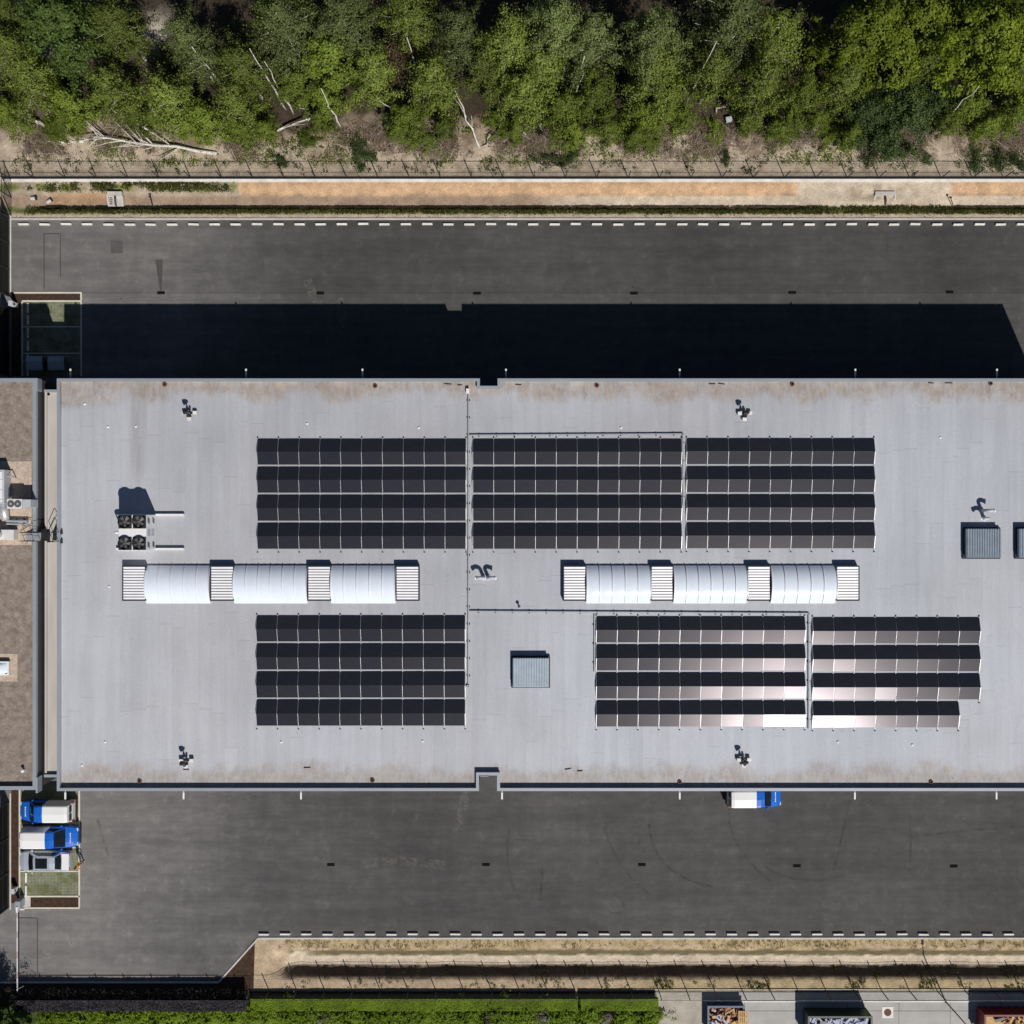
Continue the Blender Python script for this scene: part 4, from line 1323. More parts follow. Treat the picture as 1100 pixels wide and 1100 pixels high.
def tree_meshes(h, rad, base, lobes, per, leaves, size, leafmat, barkmat, seed, spread=0.75, slender=False, up=.5, r0=.14):
    """trunk + limbs mesh and leaf mesh in local coordinates, origin at the trunk foot"""
    r = np.random.default_rng(seed)
    mb = MB()
    lean = r.normal(0, .035 * h, 2)
    tp = [(lean[0] * f ** 1.5 + r.normal(0, .08) * (f > 0), lean[1] * f ** 1.5 + r.normal(0, .08) * (f > 0), -0.3 + (h * .93 + .3) * f) for f in np.linspace(0, 1, 7)]
    mb.tube(tp, [r0 * (1 - .85 * f) + .012 for f in np.linspace(0, 1, 7)], 6)
    cens = []
    for i in range(lobes):
        f = base + (0.97 - base) * ((i + r.uniform(.1, .9)) / lobes)
        k = f * 6; i0 = min(int(k), 5); fr_ = k - i0
        p0 = np.array(tp[i0]) * (1 - fr_) + np.array(tp[i0 + 1]) * fr_
        g = (f - base) / (1 - base)
        env = rad * (math.sin(math.pi * min(1, (0.22 + 0.78 * g))) ** (0.75 if not slender else 0.9) * (1.0 if slender else 1.05) + .12)
        a = i * 2.399 + r.normal(0, .5)
        ext = env * r.uniform(.55, 1.05)
        rise = (r.uniform(.1, .55) if not slender else r.uniform(.25, .7)) * ext
        p1 = p0 + np.array([math.cos(a) * ext, math.sin(a) * ext, rise])
        pm_ = (p0 + p1) / 2 + np.array([0, 0, .12 * ext])
        mb.tube([p0, pm_, p1], [r0 * .38 * (1 - f * .6) + .01, r0 * .25 * (1 - f * .6) + .008, .008], 4, cap=False)
        for q_ in range(per):
            w = r.uniform(.35, 1.12)
            c_ = p0 * (1 - w) + p1 * w + np.array([0, 0, .12 * ext * (1 - abs(2 * w - 1))])
            cens.append((c_ + r.normal(0, spread * (.35 + .4 * w), 3) * np.array([1, 1, .8]), spread * r.uniform(.30, .72), (p1 - p0) / np.linalg.norm(p1 - p0)))
    top = np.array(tp[-1])
    for q_ in range(per):
        cens.append((top + r.normal(0, spread * .6, 3), spread * .5, np.array([0, 0, 1.])))
    pts, outs = [], []
    for c_, s_, dr_ in cens:
        n = int(leaves * r.uniform(.6, 1.4))
        pt = c_ + r.normal(0, s_ * .50, (n, 3)) * np.array([1, 1, .8]) + dr_ * r.normal(0, s_ * (.75 if slender else .45), (n, 1))
        if slender: pt[:, 2] -= np.abs(r.normal(0, s_ * .45, n))
        pts.append(pt)
        ax = np.array([np.interp(c_[2], [q_[2] for q_ in tp], [q_[a_] for q_ in tp]) for a_ in (0, 1)])
        o1 = pt - c_; o1 /= np.linalg.norm(o1, axis=1)[:, None] + 1e-6
        o2 = np.zeros_like(pt); o2[:, :2] = pt[:, :2] - ax; o2[:, 2] = .25 * (pt[:, 2] - h * .55)
        o2 /= np.linalg.norm(o2, axis=1)[:, None] + 1e-6
        outs.append(o1 * .55 + o2 * .75)
    pts = np.concatenate(pts); outs = np.concatenate(outs)
    k_ = pts[:, 2] > .25; pts, outs = pts[k_], outs[k_]
    vs, qs = leaf_quads(pts, size, r, up, .6, outs)
    crown = fast_mesh('crown', vs, qs, [leafmat])
    tr = bpy.data.meshes.new('trunk'); tr.from_pydata([tuple(v) for v in mb.v], [], mb.f); tr.materials.append(MATS[barkmat]); tr.update()
    return tr, crown


PROTO = {
    'birch0': tree_meshes(13.5, 2.5, .28, 24, 8, 92, .175, 'leaf_birch', 'birch_bark', 1, .80, True, .45),
    'birch1': tree_meshes(12.0, 2.2, .25, 22, 8, 92, .170, 'leaf_birch2', 'birch_bark', 2, .76, True, .45),
    'birch2': tree_meshes(14.5, 2.7, .32, 26, 8, 92, .175, 'leaf_birch', 'birch_bark', 3, .80, True, .45),
    'birch3': tree_meshes(9.0, 1.9, .20, 18, 7, 90, .165, 'leaf_birch2', 'birch_bark', 4, .70, True, .45, .10),
    'young0': tree_meshes(7.5, 1.9, .15, 16, 7, 84, .175, 'leaf_young', 'brown_bark', 5, .70, False, .6, .09),
    'young1': tree_meshes(5.5, 1.7, .12, 13, 7, 80, .165, 'leaf_young', 'brown_bark', 6, .65, False, .6, .07),
    'oak0': tree_meshes(11.5, 3.6, .25, 28, 9, 80, .22, 'leaf_oak', 'brown_bark', 7, .85, False, .7, .2),
    'bright0': tree_meshes(12.0, 3.7, .22, 30, 9, 84, .235, 'leaf_bright', 'brown_bark', 8, .80, False, .75, .2),
    'bright1': tree_meshes(11.0, 3.3, .22, 26, 9, 84, .225, 'leaf_bright', 'brown_bark', 9, .80, False, .75, .2),
    'dark0': tree_meshes(4.2, 2.4, .06, 20, 8, 76, .16, 'leaf_dark', 'brown_bark', 10, .75, False, .7, .08),
    'bush0': tree_meshes(2.6, 1.3, .05, 12, 6, 46, .15, 'leaf_young', 'brown_bark', 11, .5, False, .6, .05),
    'bush1': tree_meshes(2.2, 1.2, .05, 11, 6, 34, .13, 'leaf_dark', 'brown_bark', 12, .55, False, .6, .05),
    'dead0': tree_meshes(6.5, 1.5, .2, 14, 6, 55, .13, 'leaf_brown', 'brown_bark', 13, .7, True, .2, .08),
}
KINDNAME = {'birch': ('birch_tree', 'grey-green feathery birch', 'birch tree'), 'young': ('young_tree', 'light green young tree', 'young tree'),
            'oak': ('oak_tree', 'dark green broad oak', 'oak tree'), 'bright': ('maple_tree', 'bright yellow-green broadleaf tree', 'broadleaf tree'),
            'dark': ('evergreen_shrub', 'dark green spreading shrub', 'shrub'), 'bush': ('bush', 'low green bush', 'bush'), 'dead': ('withered_tree', 'brown withered tree', 'tree')}
forest = []           # (proto, base x, base y, scale, row)


def at_crown(px, py, proto, frac=.55, s=1.0, row='front'):
    """plant a tree whose crown (at frac of its height) shows at this pixel"""
    hts = {'birch0': 13.5, 'birch1': 12, 'birch2': 14.5, 'birch3': 9, 'young0': 7.5, 'young1': 5.5, 'oak0': 11.5, 'bright0': 12, 'bright1': 11,
           'dark0': 4.2, 'bush0': 2.6, 'bush1': 2.2, 'dead0': 6.5}
    q = G(px, py, hts[proto] * s * frac)
    forest.append((proto, q.x, q.y, s, row))


# front edge (young trees, bushes)
for px, py, pr, s in ((40, 96, 'birch3', 1.0), (85, 118, 'young1', 1.0), (128, 100, 'birch3', .95), (190, 112, 'birch3', 1.0), (228, 135, 'young1', .95),
                      (262, 120, 'birch3', .9), (318, 96, 'young0', .9), (352, 112, 'young1', .8), (400, 88, 'birch3', 1.0), (441, 128, 'young1', .85), (466, 92, 'birch3', 1.05),
                      (520, 84, 'birch3', .95), (562, 106, 'birch3', .95), (602, 124, 'young1', 1.1), (640, 108, 'young0', .95), (688, 126, 'young1', .9), (716, 112, 'young0', .9),
                      (762, 90, 'birch3', .95), (815, 104, 'birch3', 1.05), (856, 110, 'young0', .85), (905, 98, 'birch3', .9), (932, 124, 'dark0', .95), (972, 118, 'dark0', 1.15),
                      (1000, 104, 'dark0', .95), (1034, 118, 'young1', .85), (1090, 122, 'young1', .8), (1078, 76, 'birch3', .8), (14, 128, 'young1', .7),
                      (72, 134, 'young1', .62), (148, 132, 'young1', .55), (205, 138, 'young1', .62), (262, 142, 'young1', .7), (288, 140, 'young1', .6), (345, 135, 'young1', .55), (430, 142, 'young1', .62),
                      (478, 136, 'young1', .55), (552, 140, 'young1', .55), (618, 146, 'young1', .7), (655, 140, 'young1', .62), (682, 146, 'young1', .6), (735, 132, 'young1', .6), (806, 128, 'young1', .62), (838, 138, 'young1', .6),
                      (878, 130, 'young1', .66), (912, 142, 'young1', .6), (955, 150, 'dark0', .6), (1016, 132, 'young1', .6), (1062, 134, 'young1', .62)):
    at_crown(px, py, pr, .5, s, 'low' if s < .71 else 'front')
for px, py, pr, s in ((385, 158, 'bush1', .8), (392, 165, 'bush1', .6), (595, 170, 'bush1', .75), (612, 168, 'bush1', .7), (938, 163, 'bush1', .8), (972, 160, 'bush1', .8), (996, 168, 'bush1', .5),
                      (1050, 171, 'bush1', .6), (1075, 169, 'bush1', .75), (330, 148, 'bush0', .7), (455, 150, 'bush0', .8), (700, 150, 'bush0', .75), (770, 140, 'bush0', .7), (895, 146, 'bush0', .8),
                      (55, 138, 'bush0', .8), (165, 122, 'bush0', .8), (1095, 170, 'bush1', .7), (852, 140, 'bush0', .6), (540, 130, 'bush0', .8), (780, 168, 'bush1', .5), (300, 172, 'bush1', .55)):
    at_crown(px, py, pr, .5, s, 'edge')
# second and third ranks
for px, py, pr, s in ((66, 30, 'oak0', .95), (18, 62, 'birch1', .8), (128, 30, 'birch1', .85), (205, 52, 'birch0', .8), (262, 74, 'birch1', .85),
                      (310, 34, 'birch0', .95), (352, 60, 'young0', 1.25), (378, 18, 'birch2', .9), (425, 55, 'dead0', 1.1), (440, 22, 'birch1', .9), (492, 44, 'birch0', .8), (545, 56, 'birch1', .95),
                      (590, 24, 'birch2', .95), (632, 54, 'birch0', .9), (712, 46, 'birch2', .9), (790, 34, 'birch2', .95), (830, 52, 'birch1', .95),
                      (922, 38, 'bright0', .95), (976, 34, 'bright1', 1.0), (1048, 40, 'bright0', 1.05), (1096, 38, 'bright1', 1.0), (985, 76, 'young0', 1.05), (300, 4, 'birch1', .9),
                      (10, 18, 'birch1', .7), (1020, 8, 'bright1', .9), (700, 84, 'birch3', 1.1), (585, 74, 'birch3', 1.1)):
    at_crown(px, py, pr, .62, s, 'back')
counts = {}
forest.sort(key=lambda f: f[1])
ROWTXT = {'front': 'in the sunlit front rank of the wood', 'low': 'low at the brushy foot of the wood', 'edge': 'on the sandy edge of the wood', 'back': 'in the tall rear rank of the wood'}
totals = {}
for pr, x, y, s, row in forest:
    kd = pr.rstrip('0123456789'); totals[(kd, row)] = totals.get((kd, row), 0) + 1
for pr, x, y, s, row in forest:
    kd = pr.rstrip('0123456789')
    k = (kd, row); counts[k] = counts.get(k, 0) + 1
    nm, txt, cat = KINDNAME[kd]
    lab = '%s %s' % (txt, ROWTXT[row]) + (', %s from the left' % ordinal(counts[k] - 1) if totals[k] > 1 else '')
    z = float(terrain_z(np.array([x]), np.array([y]))[0])
    t = thing(nm, (x, y, z), lab, cat, 'trees and bushes of the wood', rng.uniform(0, 6.28))
    t.scale = (s * rng.uniform(.93, 1.07), s * rng.uniform(.93, 1.07), s)
    if kd == 'bush': t.scale = (s * rng.uniform(1.0, 1.9), s * rng.uniform(.8, 1.2), s * .38)
    tm, cm = PROTO[pr]
    inst('trunk', tm, t, (0, 0, 0)); inst('crown', cm, t, (0, 0, 0))


# leaning bare trunks and fallen birches
def bare(name, a, za, b_, zb, r0, label, cat, branches=0, mat='birch_bark', seed=0):
    r = np.random.default_rng(seed + 100)
    A, B = G(*a, 0), G(*b_, 0)
    A = G(a[0], a[1], za); B = G(b_[0], b_[1], zb)
    gz = lambda p: float(terrain_z(np.array([p.x]), np.array([p.y]))[0])
    if za < .5: A.z = gz(A) + r0 * .6
    if zb < .5: B.z = gz(B) + r0 * .6
    t = thing(name, A, label, cat, 'bare and fallen birches')
    pts = []
    for f in np.linspace(0, 1, 7):
        p_ = A.lerp(B, f) + Vector(r.normal(0, .10 * (0 < f < 1), 3))
        pts.append(p_)
    MB().tube(pts, [r0 * (1 - .7 * f) for f in np.linspace(0, 1, 7)], 7).build('stem', mat, t, smooth=True)
    d_ = (B - A).normalized(); sd = Vector((-d_.y, d_.x, 0)).normalized()
    for k in range(branches):
        f = r.uniform(.25, .95); p_ = A.lerp(B, f)
        e = p_ + d_ * r.uniform(.8, 2.6) + sd * (1 if k % 2 else -1) * r.uniform(.4, 1.5) + Vector((0, 0, r.uniform(.1, .6)))
        MB().tube([p_, p_.lerp(e, .5) + Vector(r.normal(0, .06, 3)), e], [r0 * .32, r0 * .22, .012], 5).build('branch', mat, t)


bare('fallen_birch', (233, 165), .1, (98, 146), .9, .17, 'long pale fallen birch with side branches lying above the fence', 'fallen tree', 22, 'birch_bark', 1)
bare('fallen_birch', (70, 146), .2, (6, 118), 1.6, .13, 'pale fallen birch leaning at the far left edge of the wood', 'fallen tree', 3, 'birch_bark', 2)
bare('fallen_birch', (90, 152), .1, (48, 151), .3, .15, 'short pale log left of the long fallen birch', 'fallen tree', 1, 'birch_bark', 3)
bare('fallen_birch', (268, 147), .2, (352, 124), 1.3, .14, 'pale fallen birch lying right of the long fallen one', 'fallen tree', 2, 'birch_bark', 4)
bare('leaning_birch', (452, 135), .3, (405, 105), 3.2, .10, 'thin white leaning birch stem left of the brushwood', 'bare tree', 0, 'birch_bark', 5)
bare('leaning_birch', (515, 158), .2, (488, 95), 3.0, .10, 'tall white leaning birch stem in the middle brushwood', 'bare tree', 2, 'birch_bark', 6)
bare('leaning_birch', (518, 157), .2, (537, 136), .8, .09, 'short bare stem leaning right beside the tall white stem', 'bare tree', 0, 'dead_wood', 7)
bare('leaning_birch', (567, 147), .2, (547, 123), 1.6, .08, 'thin forked white stem left of the stump', 'bare tree', 1, 'birch_bark', 8)
bare('leaning_birch', (582, 140), .2, (580, 114), 2.6, .13, 'short thick white birch stump standing upright', 'bare tree', 0, 'birch_bark', 9)
bare('leaning_birch', (168, 128), .3, (160, 108), 2.4, .12, 'short white birch stem above the long fallen birch', 'bare tree', 0, 'birch_bark', 10)
bare('leaning_birch', (165, 143), .3, (120, 118), 2.8, .09, 'slim slanted white stem behind the long fallen birch', 'bare tree', 0, 'birch_bark', 11)
bare('leaning_birch', (740, 135), .3, (748, 122), 1.2, .10, 'small white stump right of centre at the wood edge', 'bare tree', 0, 'dead_wood', 12)
bare('leaning_birch', (770, 120), .4, (786, 103), 1.8, .09, 'grey bare stem leaning right near the white scrap', 'bare tree', 1, 'dead_wood', 13)
bare('leaning_birch', (336, 128), .3, (322, 112), 2.2, .08, 'thin pale stem left of the brown brush heap', 'bare tree', 0, 'birch_bark', 14)
for k, (px, py, z1, tx) in enumerate(((206, 50, 9, -18), (268, 52, 10, -9), (284, 66, 8.5, -7), (374, 16, 11, -10), (437, 40, 9, -6), (770, 44, 10.5, 9), (707, 82, 7.5, -4), (345, 95, 6, -8), (628, 60, 9, 5), (1052, 92, 7, 10))):
    top_ = G(px, py, z1); ft = Vector((top_.x - tx / 12, top_.y - 1.0, 0)); k0 = 1104 / CAM_H
    bare('standing_birch', (550 + ft.x * PXM, 550 - ft.y * PXM), .1, (px, py), z1, .10, 'white bare birch trunk standing among the crowns, %s of them from the left' % ordinal(sorted((206, 268, 284, 374, 437, 770, 707, 345, 628, 1052)).index(px)), 'bare tree', 0, 'birch_bark', 40 + k)
q = G(782, 130)
t = thing('scrap_box', (q.x, q.y, float(terrain_z(np.array([q.x]), np.array([q.y]))[0]) + .05), 'small white box thrown away in the brush', 'box', rz=.2)
MB().cbox((0, 0, .18), (.48, .38, .34)).build('body', 'white_paint', t, local=True); MB().cbox((0, 0, .37), (.54, .42, .04)).build('lid', 'grey_white', t, local=True)


# ------------------------------------------------------------------ brushwood, weeds, grass (uncountable)
def stuff(name, vs, qs, mat, label, cat):
    o = link_mesh(name, fast_mesh(name, vs, qs, [mat]))
    o['kind'] = 'stuff'; o['label'] = label; o['category'] = cat
    return o


def scatter(n, x0, x1, y0, y1, dens=None):
    x = rng.uniform(x0, x1, n); y = rng.uniform(y0, y1, n)
    if dens is not None:
        k = rng.random(n) < dens(x, y); x, y = x[k], y[k]
    return x, y


def sticks(x, y, z, L, w, r):
    n = len(x)
    a = r.uniform(0, 2 * math.pi, n); el = r.normal(.1, .35, n)
    d = np.stack([np.cos(a) * np.cos(el), np.sin(a) * np.cos(el), np.sin(el)], 1) * (L * r.uniform(.4, 1.5, n))[:, None] / 2
    s = np.stack([-np.sin(a), np.cos(a), np.zeros(n)], 1) * w
    c = np.stack([x, y, z], 1)
    vs = np.stack([c - d - s, c + d - s, c + d + s, c - d + s], 1).reshape(-1, 3)
    return vs, np.arange(4 * n).reshape(-1, 4)


def heap_d(x, y):
    e = 33.1 + 3 * (fbm(x, y, 80, 3.5) - .5)
    return np.exp(-((y - e) / 1.1) ** 2) * sstep(.42, .58, fbm(x, y, 90, 3.0)) * 1.0


x, y = scatter(70000, -47, 47, 31.2, 36.5, heap_d)
z = terrain_z(x, y) + rng.exponential(.22, len(x)) + .02
stuff('brushwood', *sticks(x, y, z, .6, .012, rng), 'twig', 'brown twigs and brushwood heaped along the edge of the wood', 'brushwood')
x, y = scatter(1500, -47, 47, 31.5, 35.5, lambda x, y: .8 * heap_d(x, y))
z = terrain_z(x, y) + rng.exponential(.25, len(x)) + .05
stuff('dead_branches', *sticks(x, y, z, 1.3, .016, rng), 'dead_wood', 'pale dead branches strewn over the brushwood', 'branches')


def tufts(x, y, spread, hgt, size, per, up=.2):
    n = len(x)
    cx_ = np.repeat(x, per) + rng.normal(0, spread, n * per)
    cy_ = np.repeat(y, per) + rng.normal(0, spread, n * per)
    cz = terrain_z(cx_, cy_) + rng.uniform(.02, hgt, n * per)
    return leaf_quads(np.stack([cx_, cy_, cz], 1), size, rng, up, .45)


# weeds on the sand behind the fence
x, y = scatter(1100, -46, 46, 30.2, 33.5, lambda x, y: sstep(.5, .7, fbm(x, y, 110, 2.4)) * .9 + .05)
stuff('weeds', *tufts(x, y, .14, .22, .15, 16, .5), 'leaf_dark', 'small green weeds dotted over the sand behind the fence', 'weeds')
x, y = scatter(2600, -46, 46, 31.0, 35.4, lambda x, y: sstep(.48, .62, fbm(x, y, 210, 2.0)) * .9)
stuff('low_plants', *tufts(x, y, .22, .30, .15, 20, .6), 'leaf_young', 'low green plants creeping over the brush at the edge of the wood', 'plants')
# undergrowth on the forest floor
x, y = scatter(1500, -47, 47, 33.5, 44, lambda x, y: sstep(.40, .6, fbm(x, y, 120, 3)) * .9)
stuff('undergrowth', *tufts(x, y, .32, .55, .24, 20, .5), 'leaf_young', 'leafy undergrowth on the shaded forest floor', 'undergrowth')
# grass bank of the northern ditch
x, y = scatter(8000, GX(28), 47, 26.72, 27.34, lambda x, y: .35 + .65 * sstep(.35, .6, fbm(x, y, 130, 1.8)))
stuff('bank_grass', *tufts(x, y, .07, .16, .14, 7), 'leaf_grass', 'green grass fringe along the bank of the upper ditch', 'grass')
x, y = scatter(1600, GX(30), GX(256), 28.85, 29.5, lambda x, y: sstep(.42, .6, fbm(x, y, 131, 1.6)))
stuff('wall_grass', *tufts(x, y, .08, .14, .13, 8), 'leaf_grass', 'patches of grass below the left part of the white wall', 'grass')
x, y = scatter(900, -46, 47, 26.3, 26.85, lambda x, y: .35 * sstep(.5, .7, fbm(x, y, 132, 1.2)))
stuff('verge_grass', *tufts(x, y, .06, .08, .09, 6), 'leaf_dry', 'thin dry grass on the sandy strip beside the upper road', 'grass')
# dry grass of the southern verge
x, y = scatter(1800, GX(300), 47, -39.1, -38.3, lambda x, y: .15 + .7 * sstep(.42, .65, fbm(x, y, 140, 1.0)))
stuff('verge_grass', *tufts(x, y, .09, .08, .10, 7, 1.0), 'leaf_dry', 'dry yellow grass between the lower kerb and the ditch', 'grass')
x, y = scatter(2600, GX(285), 47, -42.7, -41.85, lambda x, y: sstep(.5, .72, fbm(x, y, 150, 1.7)) * (.35 + .65 * sstep(-10, 20, x)))
stuff('bank_grass', *tufts(x, y, .08, .14, .13, 7), 'leaf_grass', 'grass tufts on the sand strip along the lower fence', 'grass')
x, y = scatter(2600, GX(300), 47, -41.75, -41.0, lambda x, y: sstep(.5, .7, fbm(x, y, 160, 1.5)) * .3)
stuff('ditch_grass', *tufts(x, y, .08, .12, .13, 7), 'leaf_grass', 'weedy grass on the shaded side of the lower ditch', 'grass')

# ------------------------------------------------------------------ retaining wall and fences
mb = MB(); mb.box(GX(2), 60, GY(195.3), GY(191.6), -0.4, 0.10)
props(mb.build('retaining_wall', 'white_concrete'), 'long low white concrete wall at the foot of the upper fence', 'low wall')


def wire_panel(L, hgt, dv, nh, r, mat):
    mb = MB()
    n = int(L / dv)
    for i in range(n + 1):
        x = -L / 2 + L * i / n
        mb.box(x - r, x + r, -r, r, 0, hgt)
    for k in range(nh):
        z = hgt * (k + .02) / (nh - 1 + .04)
        mb.box(-L / 2, L / 2, -2.6 * r, -1.02 * r, z - r, z + r)
    me_ = bpy.data.meshes.new('mesh_panel'); me_.from_pydata(mb.v, [], mb.f); me_.materials.append(MATS[mat]); me_.update()
    return me_


def fence(p0, p1, hgt, pitch, label, mat='dark_steel', dv=.10, nh=8, r=.0045, topr=.025, postr=.035, brace=False, board=False):
    A, B = Vector((*p0, 0)), Vector((*p1, 0))
    d_ = B - A; L = d_.length; n = max(1, round(L / pitch)); ang = math.atan2(d_.y, d_.x)
    t = thing('fence', (A + B) / 2, label, 'fence', rz=ang)
    pl = L / n
    me_ = wire_panel(pl - .02, hgt - .1, dv, nh, r, mat)
    pme = box_mesh('post', postr * 2, postr * 2, hgt + .35, mat)
    for i in range(n + 1):
        inst('post', pme, t, (-L / 2 + i * pl, 0, -.25))
        if i < n:
            inst('mesh_panel', me_, t, (-L / 2 + (i + .5) * pl, -postr - .012, .06))
    tm = MB(); tm.box(-L / 2, L / 2, -postr - .02 - 1.6 * topr, -postr - .02, hgt - 1.6 * topr, hgt); tm.build('top_rail', mat, t, local=True)
    if board:
        tm = MB(); tm.box(-L / 2, L / 2, -postr - .10, -postr - .04, -.05, .24); tm.build('gravel_board', 'black_plastic', t, local=True)
    return t


fence((GX(3), GY(191.0)), (58, GY(191.0)), 1.8, 2.83, 'long dark mesh fence behind the low white wall below the wood', brace=True, board=True)
fence((GX(20), GY(1064.5)), (58, GY(1064.5)), 1.7, 2.5, 'long dark mesh fence between the lower ditch and the hedges', r=.0035, dv=.14, topr=.012)
fence((GX(12.0), GY(231)), (GX(12.0), GY(193)), 1.9, 1.6, 'short dark fence at the upper left end of the ditch')


# barred sliding gates at the left edge
def gate(p0, p1, hgt, label):
    A, B = Vector((*p0, 0)), Vector((*p1, 0))
    d_ = B - A; L = d_.length; ang = math.atan2(d_.y, d_.x)
    t = thing('sliding_gate', (A + B) / 2 + Vector((0, 0, .004)), label, 'gate', 'barred gates at the left edge', ang)
    MB().box(-L / 2, L / 2, -.06, .06, .08, .26).build('bottom_beam', 'dark_steel', t, local=True)
    MB().box(-L / 2, L / 2, -.04, .04, hgt - .1, hgt).build('top_beam', 'dark_steel', t, local=True)
    MB().box(-L / 2, L / 2, -.03, .03, hgt * .55, hgt * .55 + .06).build('middle_beam', 'dark_steel', t, local=True)
    n = int(L / .11)
    bme = box_mesh('bar', .04, .05, hgt - .36, 'dark_steel')
    for i in range(n + 1):
        inst('bar', bme, t, (-L / 2 + .02 + (L - .04) * i / n, 0, .26))
    MB().box(-L / 2, L / 2, .035, .045, .26, hgt - .1).build('shade_sheet', 'black_plastic', t, local=True)  # added black sheet, stands in for the shade behind the bars
    for xx in (-L / 2, -L / 6, L / 6, L / 2):
        MB().box(xx - .06, xx + .06, -.07, .07, 0, hgt + .05).build('gate_post', 'dark_steel', t, local=True)
        MB().tube([(xx, .05, hgt * .9), (xx + .0, .9, .0)], .03, 6).build('brace', 'dark_steel', t, local=True)
    return t


gate((GX(9.8), GY(318)), (GX(9.8), GY(234)), 2.0, 'tall black barred gate along the left edge beside the upper road')
gate((GX(9.8), GY(404)), (GX(9.8), GY(332)), 2.0, 'tall black barred gate in the shade at the left edge')
gate((GX(9.6), GY(974)), (GX(9.6), GY(862)), 2.0, 'tall black barred gate at the left edge beside the parked vans')
for nm, px, ya_, yb_ in (('kerb', 11.6, 232, 318), ('kerb', 11.3, 852, 977)):
    mb = MB(); mb.box(GX(px) - .05, GX(px) + .05, GY(yb_), GY(ya_), -.1, .06); props(mb.build('kerb', 'cream_kerb'), kind='structure')


# ------------------------------------------------------------------ headwalls and stakes in the upper ditch
def headwall(px, py, label, sx=1.3):
    q = G(px, py, 0)
    t = thing('headwall', (q.x, q.y, -.62), label, 'drain headwall', 'drain headwalls in the upper ditch')
    MB().box(-sx / 2, sx / 2, .25, .60, .0, .68).build('head', 'concrete', t, local=True)
    for s in (-1, 1):
        MB().add([(s * sx / 2 - .06, -.6, 0), (s * sx / 2 + .06, -.6, 0), (s * sx / 2 + .06, .26, 0), (s * sx / 2 - .06, .26, 0),
                  (s * sx / 2 - .06, -.6, .32), (s * sx / 2 + .06, -.6, .32), (s * sx / 2 + .06, .26, .66), (s * sx / 2 - .06, .26, .66)],
                 [(0, 3, 2, 1), (4, 5, 6, 7), (0, 1, 5, 4), (1, 2, 6, 5), (2, 3, 7, 6), (3, 0, 4, 7)]).build('wing_wall', 'concrete', t, local=True)
    MB().box(-sx / 2 + .05, sx / 2 - .05, -.62, .26, -.02, .30).build('apron', 'kerb_concrete', t, local=True)
    MB().tube([(0, .3, .55), (0.05, -.1, .62), (0.05, -.55, .5), (0.05, -.60, .2)], .09, 8).build('pipe', 'clay_pipe', t, local=True)
    for k in range(4):
        MB().box(-sx / 2 + .1, -sx / 2 + .35, -.45 + k * .18, -.38 + k * .18, .30, .33).build('grate_bar', 'iron', t, local=True)


headwall(123, 213, 'grey concrete headwall with a dark pipe in the left part of the upper ditch')
headwall(951, 213, 'grey concrete headwall with grating and pipe in the right part of the upper ditch', 1.8)
for (a, b_, lab) in (((160, 210), (163, 223), 'short dark stake lying by the left headwall'), ((1021, 212), (1027, 223), 'short dark stake lying right of the right headwall')):
    A, B = G(*a), G(*b_)
    A.z = float(terrain_z(np.array([A.x]), np.array([A.y]))[0]) + .45; B.z = float(terrain_z(np.array([B.x]), np.array([B.y]))[0]) + .0
    t = thing('stake', B, lab, 'stake'); MB().tube([B, A], .045, 6).build('shaft', 'dark_steel', t); MB().cbox(A, (.22, .12, .1)).build('head', 'dark_steel', t)
for px, py in ((36, 213), (50, 214)):
    q = G(px, py); q.z = float(terrain_z(np.array([q.x]), np.array([q.y]))[0])
    t = thing('concrete_lump', q, 'pale pipe end in the dirt, %s of the pair left of the left headwall' % ('left' if px < 40 else 'right'), 'pipe end', rz=.5 if px > 40 else 0)
    MB().tube([(-.24, 0, .14), (.24, 0, .18)], .16, 10).build('pipe', 'concrete', t, local=True); MB().tube([(.20, 0, .17), (.26, 0, .18)], .19, 10).build('collar', 'clay_pipe', t, local=True)

# ------------------------------------------------------------------ parking bays
def kerb_run(pts, w, mat, hz=.07, name='kerb'):
    mb = MB()
    for (a, b_) in pts:
        A, B = G(*a), G(*b_)
        x0, x1 = sorted((A.x, B.x)); y0, y1 = sorted((A.y, B.y))
        if x1 - x0 > y1 - y0: mb.box(x0, x1, y0 - w / 2, y0 + w / 2, -.1, hz)
        else: mb.box(x0 - w / 2, x0 + w / 2, y0 + w / 2 + .002, y1 - w / 2 - .002, -.1, hz)
    return props(mb.build(name, mat), kind='structure')


zs = .012
sheet('grass_paving', [g2(24, 404), g2(87, 404), g2(87, 324), g2(24, 324)], zs, 'grass_paver')
sheet('mulch_bed', [g2(13, 323), g2(86, 323), g2(86, 316), g2(13, 316)], zs + .016, 'mulch')
sheet('mulch_bed', [g2(12.5, 404), g2(23, 404), g2(23, 323.2), g2(12.5, 323.2)], zs + .012, 'mulch')
kerb_run([((15, 314.5), (88, 314.5)), ((87.4, 314.5), (87.4, 323.5)), ((24, 323.5), (88, 323.5)), ((24, 323.5), (24, 405)), ((87.4, 323.5), (87.4, 405))], .13, 'cream_kerb')
kerb_run([((25, 351), (86.8, 351)), ((25, 379.5), (86.8, 379.5))], .10, 'cream_kerb', .025, 'bay_line')
sheet('grass_paving', [g2(21.5, 962), g2(85, 962), g2(85, 842), g2(21.5, 842)], zs, 'grass_paver')
sheet('mulch_bed', [g2(12.3, 970), g2(20.5, 970), g2(20.5, 842), g2(12.3, 842)], zs + .016, 'mulch')
